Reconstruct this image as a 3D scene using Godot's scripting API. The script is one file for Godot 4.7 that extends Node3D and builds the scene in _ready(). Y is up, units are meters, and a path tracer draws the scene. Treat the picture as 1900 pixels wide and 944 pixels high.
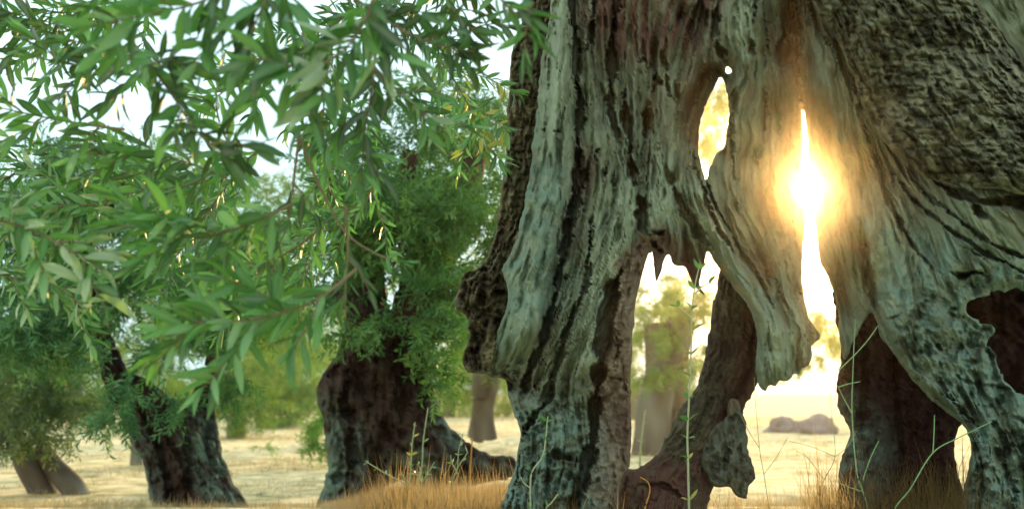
extends Node3D
# An ancient hollow olive tree in a dry grove, the low sun behind it. Units metres, y up, the camera looks along -z.

const F := 2037.0                      # focal length in photo pixels (photo 1900 x 944)
const EYE := Vector3(0, 0.75, 0)
const PITCH := 0.1285
var look := Basis(Vector3.RIGHT, PITCH)
var rng := RandomNumberGenerator.new()
var n_lo := FastNoiseLite.new()        # soft lumps
var n_hi := FastNoiseLite.new()        # grain
var n_rg := FastNoiseLite.new()        # ridged
var n_ce := FastNoiseLite.new()        # bark plates
var names_used := {}
var M := {}

# a sight line of the survey: the point seen at photo position (x, y), d metres away along the camera's axis
func at(x: float, y: float, d: float) -> Vector3:
	return EYE + look * (Vector3((x - 950.0) / F, -(y - 472.0) / F, -1.0) * d)

func ground_y(x: float, z: float) -> float:
	var d := -z
	var k := smoothstep(3.3, 8.0, d)
	var far := 0.012 * maxf(0.0, d - 60.0)
	return 0.37 * (1.0 - k) + far + 0.013 * n_lo.get_noise_2d(x * 24.0, z * 24.0) * clampf(d / 4.0, 0.3, 1.0)

func pts(a: Array) -> PackedVector2Array:
	var p := PackedVector2Array()
	for i in a.size() / 2:
		p.append(Vector2(a[2 * i], a[2 * i + 1]))
	return p

func numbered(called: String) -> String:
	var n: int = names_used.get(called, 0)
	names_used[called] = n + 1
	return called if n == 0 else "%s_%03d" % [called, n]

func tag(o: Node, label: String, category: String, group := "", kind := "") -> void:
	if label: o.set_meta("label", label)
	if category: o.set_meta("category", category)
	if group: o.set_meta("group", group)
	if kind: o.set_meta("kind", kind)

func thing(called: String, label: String, category: String, where := Vector3.ZERO, group := "") -> Node3D:
	var o := Node3D.new()
	o.name = numbered(called)
	o.position = where
	tag(o, label, category, group)
	add_child(o)
	return o

func part(called: String, mesh: Mesh, mat: Material, parent: Node3D) -> MeshInstance3D:
	var o := MeshInstance3D.new()
	o.name = called
	o.mesh = mesh
	o.material_override = mat
	parent.add_child(o, true)
	return o

func mat(called: String, c: Color, rough := 0.85, vertex := true) -> StandardMaterial3D:
	var m := StandardMaterial3D.new()
	m.resource_name = called
	m.albedo_color = c
	m.roughness = rough
	m.vertex_color_use_as_albedo = vertex
	m.cull_mode = BaseMaterial3D.CULL_DISABLED
	m.metallic_specular = 0.3
	return m

# ---------------------------------------------------------------- weathered wood: an outlined slab, rounded off at its rims and carved
func wavy(poly: PackedVector2Array, jitter: float, seed_: float, each := 6.0) -> PackedVector2Array:
	var out := PackedVector2Array()
	var n := poly.size()
	for i in n:
		var a := poly[(i + n - 1) % n]
		var b := poly[i]
		var c := poly[(i + 1) % n]
		var d := poly[(i + 2) % n]
		var steps := maxi(1, int(b.distance_to(c) / each))
		for k in steps:
			var p := b.cubic_interpolate(c, a, d, float(k) / steps) if b.distance_to(c) < 160.0 else b.lerp(c, float(k) / steps)
			var q := p + Vector2(n_lo.get_noise_3d(p.x * 2.2, p.y * 2.2, seed_), n_lo.get_noise_3d(p.x * 2.2, p.y * 2.2, seed_ + 90.0)) * jitter
			q += Vector2(n_hi.get_noise_3d(p.x * 9.0, p.y * 9.0, seed_), n_hi.get_noise_3d(p.x * 9.0, p.y * 9.0, seed_ + 50.0)) * jitter * 0.7
			out.append(q)
	return out

func raster(polys: Array, x0: float, y0: float, st: float, nx: int, ny: int) -> PackedByteArray:
	var g := PackedByteArray()
	g.resize(nx * ny)
	for j in ny:
		var y := y0 + j * st + 0.0137
		var xs := PackedFloat32Array()
		for poly: PackedVector2Array in polys:
			var n := poly.size()
			var a := poly[n - 1]
			for i in n:
				var b := poly[i]
				if (a.y > y) != (b.y > y):
					xs.append(a.x + (y - a.y) / (b.y - a.y) * (b.x - a.x))
				a = b
		xs.sort()
		for k in xs.size() / 2:
			var i0 := maxi(0, int(ceil((xs[2 * k] - x0) / st)))
			var i1 := mini(nx - 1, int(floor((xs[2 * k + 1] - x0) / st)))
			for i in range(i0, i1 + 1):
				g[j * nx + i] = 1
	return g

func soft(g: PackedByteArray, nx: int, ny: int, r: int) -> PackedFloat32Array:
	var a := PackedFloat32Array()
	var b := PackedFloat32Array()
	a.resize(nx * ny)
	b.resize(nx * ny)
	var w := 1.0 / (2 * r + 1)
	for j in ny:
		var s := 0.0
		var o := j * nx
		for i in range(-r, nx):
			if i + r < nx: s += g[o + i + r]
			if i - r - 1 >= 0: s -= g[o + i - r - 1]
			if i >= 0: a[o + i] = s * w
	for i in nx:
		var s := 0.0
		for j in range(-r, ny):
			if j + r < ny: s += a[(j + r) * nx + i]
			if j - r - 1 >= 0: s -= a[(j - r - 1) * nx + i]
			if j >= 0: b[j * nx + i] = s * w
	return b

# p: polys, step, jitter, guides (rows of x at p.rows), depth ([x, y, z] controls), round (px), front, back (m), cuts ([half width, depth, points]), bark ([polys]), rough ([polys]), teal ([polys]), amounts and colours
func slab(p: Dictionary, origin: Vector3) -> ArrayMesh:
	var st: float = p.get("step", 2.6)
	var jit: float = p.get("jitter", 3.0)
	var polys := []
	var box := Rect2()
	for k in p.polys.size():
		var w := wavy(pts(p.polys[k]), float(p.get("hole_jitter", {}).get(k, jit)), 13.0 * k + p.get("seed", 0.0))
		polys.append(w)
		for q in w:
			box = Rect2(q, Vector2.ZERO) if box.size == Vector2.ZERO and box.position == Vector2.ZERO else box.expand(q)
	var x0 := box.position.x - 3.0 * st
	var y0 := box.position.y - 3.0 * st
	var nx := int(box.size.x / st) + 7
	var ny := int(box.size.y / st) + 7
	var nn := nx * ny
	var ins := raster(polys, x0, y0, st, nx, ny)
	# nearest point of the outline, for every node
	var cx := PackedFloat32Array()
	var cy := PackedFloat32Array()
	var dd := PackedFloat32Array()
	cx.resize(nn)
	cy.resize(nn)
	dd.resize(nn)
	dd.fill(1e12)
	for poly: PackedVector2Array in polys:
		var n := poly.size()
		for e in n:
			var a := poly[e]
			var b := poly[(e + 1) % n]
			var steps := int(a.distance_to(b) / (0.4 * st)) + 1
			for k in steps:
				var q := a.lerp(b, float(k) / steps)
				var ci := int((q.x - x0) / st)
				var cj := int((q.y - y0) / st)
				for j in range(maxi(0, cj - 1), mini(ny, cj + 3)):
					for i in range(maxi(0, ci - 1), mini(nx, ci + 3)):
						var dx := x0 + i * st - q.x
						var dy := y0 + j * st - q.y
						var r := dx * dx + dy * dy
						var o := j * nx + i
						if r < dd[o]:
							dd[o] = r
							cx[o] = q.x
							cy[o] = q.y
	for pas in 2:
		for jj in range(1, ny - 1):
			var j := jj if pas == 0 else ny - 1 - jj
			var sy := -1 if pas == 0 else 1
			for ii in range(1, nx - 1):
				var i := ii if pas == 0 else nx - 1 - ii
				var o := j * nx + i
				if ins[o] == 0: continue
				var px := x0 + i * st
				var py := y0 + j * st
				var best := dd[o]
				for m in 4:
					var u := o + (sy if m == 0 else sy * nx if m == 1 else sy * nx + 1 if m == 2 else sy * nx - 1)
					if dd[u] < 1e11:
						var dx := px - cx[u]
						var dy := py - cy[u]
						var r := dx * dx + dy * dy
						if r < best:
							best = r
							cx[o] = cx[u]
							cy[o] = cy[u]
				dd[o] = best
	# cuts (and, with a negative depth, welts)
	var cut := PackedFloat32Array()
	cut.resize(nn)
	var cut_n := 0
	for c: Array in p.get("cuts", []):
		cut_n += 1
		var hw: float = c[0]
		var dep: float = c[1]
		if dep > 0.0: dep *= float(p.get("cut_gain", 1.0))
		var line := pts(c[2])
		var total := 0.0
		for i in line.size() - 1:
			total += line[i].distance_to(line[i + 1])
		var run := 0.0
		for i in line.size() - 1:
			var len := line[i].distance_to(line[i + 1])
			var steps := int(len / (0.8 * st)) + 1
			for k in steps:
				var q := line[i].lerp(line[i + 1], float(k) / steps)
				var s := (run + len * k / steps) / maxf(total, 1.0)
				q.x += 3.0 * n_lo.get_noise_2d(q.y * 3.0, cut_n * 77.0) + 1.6 * n_hi.get_noise_2d(q.y * 8.0, cut_n * 31.0)
				q.y += 2.0 * n_lo.get_noise_2d(q.x * 3.0, cut_n * 57.0)
				var taper := clampf(minf(s, 1.0 - s) * total * 0.03 + 0.12, 0.0, 1.0) if total > 30.0 else 1.0
				var r := hw * taper * clampf(0.85 + 1.1 * n_hi.get_noise_2d(s * total * 1.6, cut_n * 19.0), 0.25, 1.6) + 0.6
				if dep < 0.0: r = hw * (0.4 + 0.6 * taper)
				var de := dep * taper
				for j in range(maxi(0, int((q.y - r - y0) / st)), mini(ny, int((q.y + r - y0) / st) + 2)):
					for i2 in range(maxi(0, int((q.x - r - x0) / st)), mini(nx, int((q.x + r - x0) / st) + 2)):
						var dx := x0 + i2 * st - q.x
						var dy := y0 + j * st - q.y
						var f := 1.0 - (dx * dx + dy * dy) / (r * r)
						if f > 0.0:
							var v := de * (minf(1.0, f * 1.7) if dep > 0.0 else f)
							var o := j * nx + i2
							if dep > 0.0: cut[o] = maxf(cut[o], v)
							elif cut[o] <= 0.0: cut[o] = minf(cut[o], v)
			run += len
	# regions
	var reg := []
	for key in ["bark", "rough", "teal", "brown", "pale"]:
		if p.has(key):
			var l := []
			for k in p[key].size(): l.append(wavy(pts(p[key][k]), 14.0, 7.0 * k + 5.0))
			reg.append(soft(raster(l, x0, y0, st, nx, ny), nx, ny, p.get(key + "_soft", 3)))
		else:
			reg.append(PackedFloat32Array())
	var bark_r: PackedFloat32Array = reg[0]
	var rough_r: PackedFloat32Array = reg[1]
	var teal_r: PackedFloat32Array = reg[2]
	var brown_r: PackedFloat32Array = reg[3]
	var pale_r: PackedFloat32Array = reg[4]
	var all_bark: float = p.get("all_bark", 0.0)
	var all_rough: float = p.get("all_rough", 0.0)
	# base depth on a coarse grid
	var cs := 18.0
	var mx := int(nx * st / cs) + 3
	var my := int(ny * st / cs) + 3
	var coarse := PackedFloat32Array()
	coarse.resize(mx * my)
	var ctl: Array = p.depth
	for j in my:
		for i in mx:
			var sw := 0.0
			var sz := 0.0
			for c: Array in ctl:
				var ex: float = x0 + i * cs - c[0]
				var ey: float = y0 + j * cs - c[1]
				var r := ex * ex + ey * ey * 0.7 + 500.0
				var w := 1.0 / (r * sqrt(r))
				sw += w
				sz += w * float(c[2])
			coarse[j * mx + i] = sz / sw
	# nodes in use
	var id := PackedInt32Array()
	id.resize(nn)
	id.fill(-1)
	var cells := PackedInt32Array()
	var used := PackedInt32Array()
	for j in ny - 1:
		for i in nx - 1:
			var o := j * nx + i
			if ins[o] + ins[o + 1] + ins[o + nx] + ins[o + nx + 1] > 0:
				cells.append(o)
				for u in [o, o + 1, o + nx, o + nx + 1]:
					if id[u] < 0:
						id[u] = used.size()
						used.append(u)
	var nv := used.size()
	var V := PackedVector3Array()
	var N := PackedVector3Array()
	var C := PackedColorArray()
	V.resize(nv * 2)
	N.resize(nv * 2)
	C.resize(nv * 2)
	var rows: Array = p.get("rows", [-400, 1300])
	var guides: Array = p.guides
	var ng := guides.size()
	var gx := PackedFloat32Array()
	gx.resize(ng)
	var row_of := -1
	var R: float = p.get("round", 60.0)
	var Tf: float = p.get("front", 0.1)
	var Tb: float = p.get("back", 0.1)
	var a_ridge: float = p.get("ridge", 0.03)
	var a_grain: float = p.get("grain", 0.007)
	var a_bark: float = p.get("bark_amp", 0.014)
	var a_rough: float = p.get("rough_amp", 0.03)
	var sd: float = p.get("seed", 0.0)
	var fine: float = p.get("fine", 1.0)
	var ca: Color = p.get("wood_a", Color(0.135, 0.195, 0.13))
	var cb: Color = p.get("wood_b", Color(0.062, 0.085, 0.052))
	var ba: Color = p.get("bark_a", Color(0.17, 0.165, 0.12))
	var bb: Color = p.get("bark_b", Color(0.075, 0.06, 0.045))
	var te := Color(0.105, 0.19, 0.152)
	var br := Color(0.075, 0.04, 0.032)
	var order := used.duplicate()
	order.sort()
	for o in order:
		var v := id[o]
		var j := o / nx
		var i := o % nx
		if j != row_of:
			row_of = j
			var yy := y0 + j * st
			var k := 0
			while k < rows.size() - 2 and yy > rows[k + 1]: k += 1
			var f: float = (yy - rows[k]) / float(rows[k + 1] - rows[k])
			for g in ng:
				var row: Array = guides[g]
				var pa: float = row[maxi(k - 1, 0)]
				var pd: float = row[mini(k + 2, row.size() - 1)]
				gx[g] = cubic_interpolate(row[k], row[k + 1], pa, pd, f)
		var x := x0 + i * st
		var y := y0 + j * st
		var d := 0.0
		if ins[o] == 1:
			d = sqrt(dd[o])
		else:
			x = cx[o]
			y = cy[o]
		# across-the-grain coordinate
		var t := 0.0
		var wx := x + 10.0 * n_lo.get_noise_3d(x * 0.9, y * 0.5, sd) + 4.5 * n_lo.get_noise_3d(x * 4.0, y * 2.6, sd + 8.0)
		var g := 0
		while g < ng - 2 and wx > gx[g + 1]: g += 1
		var wide := maxf(gx[g + 1] - gx[g], 6.0)
		t = (g + (wx - gx[g]) / wide) * 75.0
		var h := 0.0
		var ridge := n_rg.get_noise_3d(t * 1.5, y * 0.16, sd + 3.0)      # -1 .. 1, crest lines
		var lump := n_lo.get_noise_3d(t * 1.3, y * 0.28, sd + 40.0)
		var grain := n_hi.get_noise_3d(t * 6.0 * fine, y * 0.6 * fine, sd)
		var thread := n_hi.get_noise_3d(t * 18.0 * fine, y * 1.9 * fine, sd + 9.0)
		var crackle := n_rg.get_noise_3d(t * 4.6, y * 0.5, sd + 21.0)
		var bk := all_bark
		if bark_r.size(): bk = maxf(bk, bark_r[o])
		var rg := all_rough
		if rough_r.size(): rg = maxf(rg, rough_r[o])
		h += a_ridge * (0.5 * ridge + lump) * (1.0 - 0.6 * bk)
		var crack := clampf((crackle - 0.25) * 1.9, 0.0, 1.0)
		var split := n_rg.get_noise_3d(t * 1.9 + 6.0 * lump, y * 0.17, sd + 61.0)
		var gap := clampf((split - 0.34) * 4.0, 0.0, 1.0) * clampf(0.55 + 1.3 * n_lo.get_noise_3d(x * 0.9, y * 0.9, sd + 5.0), 0.0, 1.0)
		h += (a_grain * (grain + 1.0 * thread) - a_grain * 3.0 * crack * crack - a_grain * 5.5 * gap) * (1.0 - bk)
		var plate := 0.0
		if bk > 0.01:
			var wt := t + 7.0 * n_lo.get_noise_3d(x * 3.0, y * 3.0, sd + 70.0)
			plate = n_ce.get_noise_3d(wt * 7.0 * fine, y * 2.6 * fine, sd)          # -1 in the joints, higher on the plates
			var plate2 := n_ce.get_noise_3d(wt * 15.0 * fine, y * 6.0 * fine, sd + 60.0)
			var bf := n_hi.get_noise_3d(x * 6.0, y * 6.0, sd + 12.0)
			var keep := clampf(0.75 + 0.8 * n_lo.get_noise_3d(x * 1.6, y * 1.6, sd + 74.0), 0.15, 1.0)
			h += bk * a_bark * (keep * (1.9 * smoothstep(-1.0, -0.5, plate) + 0.7 * smoothstep(-1.0, -0.6, plate2)) + 0.5 * bf + 0.4 * grain - 1.4)
			var fis := clampf((n_rg.get_noise_3d(wt * 6.0 * fine, y * 1.1 * fine, sd + 64.0) - 0.10) * 2.4, 0.0, 1.0)
			var cross := clampf((n_rg.get_noise_3d(wt * 2.2 * fine, y * 5.5 * fine, sd + 68.0) - 0.30) * 2.6, 0.0, 1.0)
			h -= bk * a_bark * float(p.get("fissure", 0.6)) * (1.7 * fis + 1.1 * cross)
		if rg > 0.01:
			var w1 := n_lo.get_noise_3d(x * 4.0, y * 4.0, sd + 15.0)
			var w2 := n_rg.get_noise_3d(t * 2.4 + 16.0 * w1, y * 1.3 + 14.0 * w1, sd + 33.0)
			var w3 := n_hi.get_noise_3d(x * 3.4 + 12.0 * w1, y * 4.4, sd + 35.0)
			var w4 := n_lo.get_noise_3d(x * 1.9, y * 1.5, sd + 37.0)
			var pit := clampf((n_hi.get_noise_3d(x * 1.9 + 9.0 * w1, y * 2.3, sd + 39.0) - 0.16) * 4.0, 0.0, 1.0)
			h += rg * a_rough * (0.8 * w1 + 1.0 * w4 - 0.6 * clampf(w2, 0.0, 1.0) + 0.7 * w3 - 1.3 * pit)
		var shift := int(roundf(1.3 * thread + 2.2 * grain))
		var cv := cut[clampi(o + shift, 0, nn - 1)]
		h -= cv
		var q := clampf(d / R, 0.0, 1.0)
		var rnd := sqrt(1.0 - (1.0 - q) * (1.0 - q))
		var fade := clampf(d / 9.0, 0.0, 1.0)
		var fi := (x - x0) / cs
		var fj := (y - y0) / cs
		var c0 := clampi(int(fi), 0, mx - 2)
		var r0 := clampi(int(fj), 0, my - 2)
		fi -= c0
		fj -= r0
		var o2 := r0 * mx + c0
		var base := lerpf(lerpf(coarse[o2], coarse[o2 + 1], fi), lerpf(coarse[o2 + mx], coarse[o2 + mx + 1], fi), fj)
		var zf := base - Tf * rnd - h * fade
		var zb := base + Tb * rnd + 0.02 * lump * fade
		zb = maxf(zb, zf + 0.012 * fade)
		V[v] = at(x, y, zf) - origin
		V[v + nv] = at(x, y, zb) - origin
		# base colour: weathering of its own, none of it follows light or hollows
		var blot := n_lo.get_noise_3d(x * 0.8, y * 0.6, sd + 55.0)
		var mixw := clampf(0.40 + 0.8 * blot + 0.45 * grain + 0.4 * thread, 0.0, 1.0)
		var col := ca.lerp(cb, mixw)
		var pl := 0.0
		if pale_r.size():
			pl = pale_r[o]
			col = col.lerp(Color(0.205, 0.295, 0.205).lerp(Color(0.13, 0.18, 0.125), clampf(0.35 + 0.7 * thread + 0.6 * blot, 0.0, 1.0)), pl)
		col = col.lerp(Color(0.055, 0.045, 0.032), (0.5 - 0.4 * pl) * clampf((n_hi.get_noise_3d(t * 9.0 * fine, y * 0.45 * fine, sd + 17.0) - 0.12) * 3.0, 0.0, 1.0))
		if bk > 0.01:
			var fleck := n_hi.get_noise_3d(t * 5.0 * fine, y * 1.8 * fine, sd + 81.0)
			var cbk := ba.lerp(bb, clampf(0.5 + 0.8 * fleck + 0.6 * blot + 0.3 * thread, 0.0, 1.0))
			col = col.lerp(cbk, bk)
		if teal_r.size() and teal_r[o] > 0.0:
			var sp := n_hi.get_noise_3d(x * 2.0, y * 2.0, sd + 99.0)
			col = col.lerp(te, teal_r[o] * clampf(0.6 + 0.9 * sp - 0.5 * blot, 0.0, 1.0))
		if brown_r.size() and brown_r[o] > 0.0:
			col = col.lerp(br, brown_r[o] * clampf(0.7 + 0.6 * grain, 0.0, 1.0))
		C[v] = col
		C[v + nv] = col
	# normals
	for o in used:
		var v := id[o]
		var l := id[o - 1] if id[o - 1] >= 0 else v
		var r := id[o + 1] if id[o + 1] >= 0 else v
		var u := id[o - nx] if id[o - nx] >= 0 else v
		var dn := id[o + nx] if id[o + nx] >= 0 else v
		var n := (V[dn] - V[u]).cross(V[r] - V[l]).normalized()
		var nb := -(V[dn + nv] - V[u + nv]).cross(V[r + nv] - V[l + nv]).normalized()
		if n == Vector3.ZERO: n = Vector3(0, 0, 1)
		if nb == Vector3.ZERO: nb = Vector3(0, 0, -1)
		N[v] = n
		N[v + nv] = nb
	var I := PackedInt32Array()
	I.resize(cells.size() * 12)
	var w := 0
	for o in cells:
		var a := id[o]
		var b := id[o + 1]
		var c := id[o + nx]
		var d := id[o + nx + 1]
		for m in [a, b, d, a, d, c, a + nv, d + nv, b + nv, a + nv, c + nv, d + nv]:
			I[w] = m
			w += 1
	var arr := []
	arr.resize(Mesh.ARRAY_MAX)
	arr[Mesh.ARRAY_VERTEX] = V
	arr[Mesh.ARRAY_NORMAL] = N
	arr[Mesh.ARRAY_COLOR] = C
	arr[Mesh.ARRAY_INDEX] = I
	var mesh := ArrayMesh.new()
	mesh.add_surface_from_arrays(Mesh.PRIMITIVE_TRIANGLES, arr)
	return mesh

func _ready() -> void:
	rng.seed = 4711
	for n in [n_lo, n_hi, n_rg, n_ce]:
		n.seed = 11
		n.frequency = 0.01
	n_lo.noise_type = FastNoiseLite.TYPE_SIMPLEX_SMOOTH
	n_lo.fractal_octaves = 3
	n_hi.noise_type = FastNoiseLite.TYPE_SIMPLEX
	n_hi.fractal_octaves = 3
	n_rg.noise_type = FastNoiseLite.TYPE_SIMPLEX_SMOOTH
	n_rg.fractal_type = FastNoiseLite.FRACTAL_RIDGED
	n_rg.fractal_octaves = 3
	n_ce.noise_type = FastNoiseLite.TYPE_CELLULAR
	n_ce.cellular_return_type = FastNoiseLite.RETURN_DISTANCE2_SUB
	n_ce.fractal_type = FastNoiseLite.FRACTAL_NONE
	view_and_light()
	materials()
	ground()
	make_leaves()
	great_olive()
	grove()
	branches()
	weeds()

func view_and_light() -> void:
	var cam := Camera3D.new()
	cam.name = "camera"
	var lens := CameraAttributesPhysical.new()
	lens.frustum_focal_length = 0.5 * 24.0 / (472.0 / F)
	lens.frustum_focus_distance = 3.3
	lens.exposure_aperture = 4.4
	lens.frustum_near = 0.05
	lens.frustum_far = 900.0
	cam.attributes = lens
	cam.fov = rad_to_deg(2.0 * atan(472.0 / F))
	cam.far = 900.0
	cam.position = EYE
	cam.basis = look
	add_child(cam)
	cam.current = true
	var to_sun := (at(1503, 345, 1.0) - EYE).normalized()
	var sun := DirectionalLight3D.new()
	sun.name = "sun"
	sun.light_color = Color(1.0, 0.80, 0.52)
	sun.light_energy = 1.6
	sun.light_angular_distance = 0.55
	sun.shadow_enabled = true
	sun.look_at_from_position(to_sun * 50.0, Vector3.ZERO)
	add_child(sun)
	# evening air: bright warm veil round the sun, pale lavender higher up, cooler behind the camera
	var w := 768
	var h := 384
	var im := Image.create(w, h, false, Image.FORMAT_RGBAF)
	for j in h:
		var el := (0.5 - (j + 0.5) / h) * PI
		for i in w:
			var az := ((i + 0.5) / w - 0.5) * TAU
			var dir := Vector3(sin(az) * cos(el), sin(el), -cos(az) * cos(el))
			var ang := dir.angle_to(to_sun)
			var up := clampf(sin(el), 0.0, 1.0)
			var c := Vector3(1.30, 1.22, 1.26).lerp(Vector3(0.88, 0.95, 1.06), pow(up, 0.9))
			c = c.lerp(Vector3(0.50, 0.90, 1.02), 0.8 * smoothstep(0.9, 2.4, ang) * (1.0 - 0.3 * up))
			c += Vector3(1.0, 0.80, 0.48) * (0.9 * exp(-ang / 0.30) + 9.0 * exp(-ang / 0.045))
			if el < 0.0: c = Vector3(0.42, 0.40, 0.30)
			im.set_pixel(i, j, Color(c.x, c.y, c.z))
	var sky_mat := PanoramaSkyMaterial.new()
	sky_mat.panorama = ImageTexture.create_from_image(im)
	var sky := Sky.new()
	sky.sky_material = sky_mat
	var env := Environment.new()
	env.background_mode = Environment.BG_SKY
	env.sky = sky
	env.tonemap_mode = Environment.TONE_MAPPER_LINEAR
	env.tonemap_exposure = 1.6
	env.sdfgi_enabled = true
	env.ssao_enabled = true
	env.ssil_enabled = true
	env.volumetric_fog_enabled = true
	env.volumetric_fog_albedo = Color(1.0, 0.94, 0.80)
	env.volumetric_fog_density = HAZE
	env.volumetric_fog_anisotropy = 0.97
	var we := WorldEnvironment.new()
	we.name = "world_environment"
	we.environment = env
	add_child(we)

const HAZE := 0.0035

func materials() -> void:
	M.wood = mat("weathered_wood", Color.WHITE, 0.9)
	M.bark = mat("olive_bark", Color.WHITE, 0.95)
	var field := FastNoiseLite.new()
	field.frequency = 0.012
	field.fractal_octaves = 5
	var nt := NoiseTexture2D.new()
	nt.width = 1024
	nt.height = 1024
	nt.seamless = true
	nt.noise = field
	var ramp := Gradient.new()
	ramp.offsets = PackedFloat32Array([0.2, 0.42, 0.56, 0.8])
	ramp.colors = PackedColorArray([Color(0.56, 0.56, 0.38), Color(0.78, 0.74, 0.54), Color(0.84, 0.79, 0.60), Color(0.88, 0.83, 0.66)])
	nt.color_ramp = ramp
	M.field = mat("dry_grass_field", Color.WHITE, 1.0, false)
	M.field.albedo_texture = nt
	M.field.uv1_triplanar = true
	M.field.uv1_world_triplanar = true
	M.field.uv1_scale = Vector3.ONE * 0.21

func ground() -> void:
	var V := PackedVector3Array()
	var I := PackedInt32Array()
	var zs := []
	var z := 6.0
	while z > -150.0:
		zs.append(z)
		z -= 0.25 if z > -12.0 else 1.0 if z > -40.0 else 6.0
	var xs := []
	var x := -75.0
	while x <= 90.0:
		xs.append(x)
		x += 0.3 if absf(x + 0.15) < 6.0 else 3.0
	for zz: float in zs:
		for xx: float in xs:
			V.append(Vector3(xx, ground_y(xx, zz), zz))
	var nx := xs.size()
	for j in zs.size() - 1:
		for i in nx - 1:
			var o := j * nx + i
			I.append_array([o, o + nx, o + 1, o + 1, o + nx, o + nx + 1])
	var arr := []
	arr.resize(Mesh.ARRAY_MAX)
	arr[Mesh.ARRAY_VERTEX] = V
	arr[Mesh.ARRAY_INDEX] = I
	var am := ArrayMesh.new()
	am.add_surface_from_arrays(Mesh.PRIMITIVE_TRIANGLES, arr)
	var st := SurfaceTool.new()
	st.create_from(am, 0)
	st.generate_normals()
	var o := part("ground", st.commit(), M.field, self)
	tag(o, "pale dry grass field of the olive grove", "", "", "structure")

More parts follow.
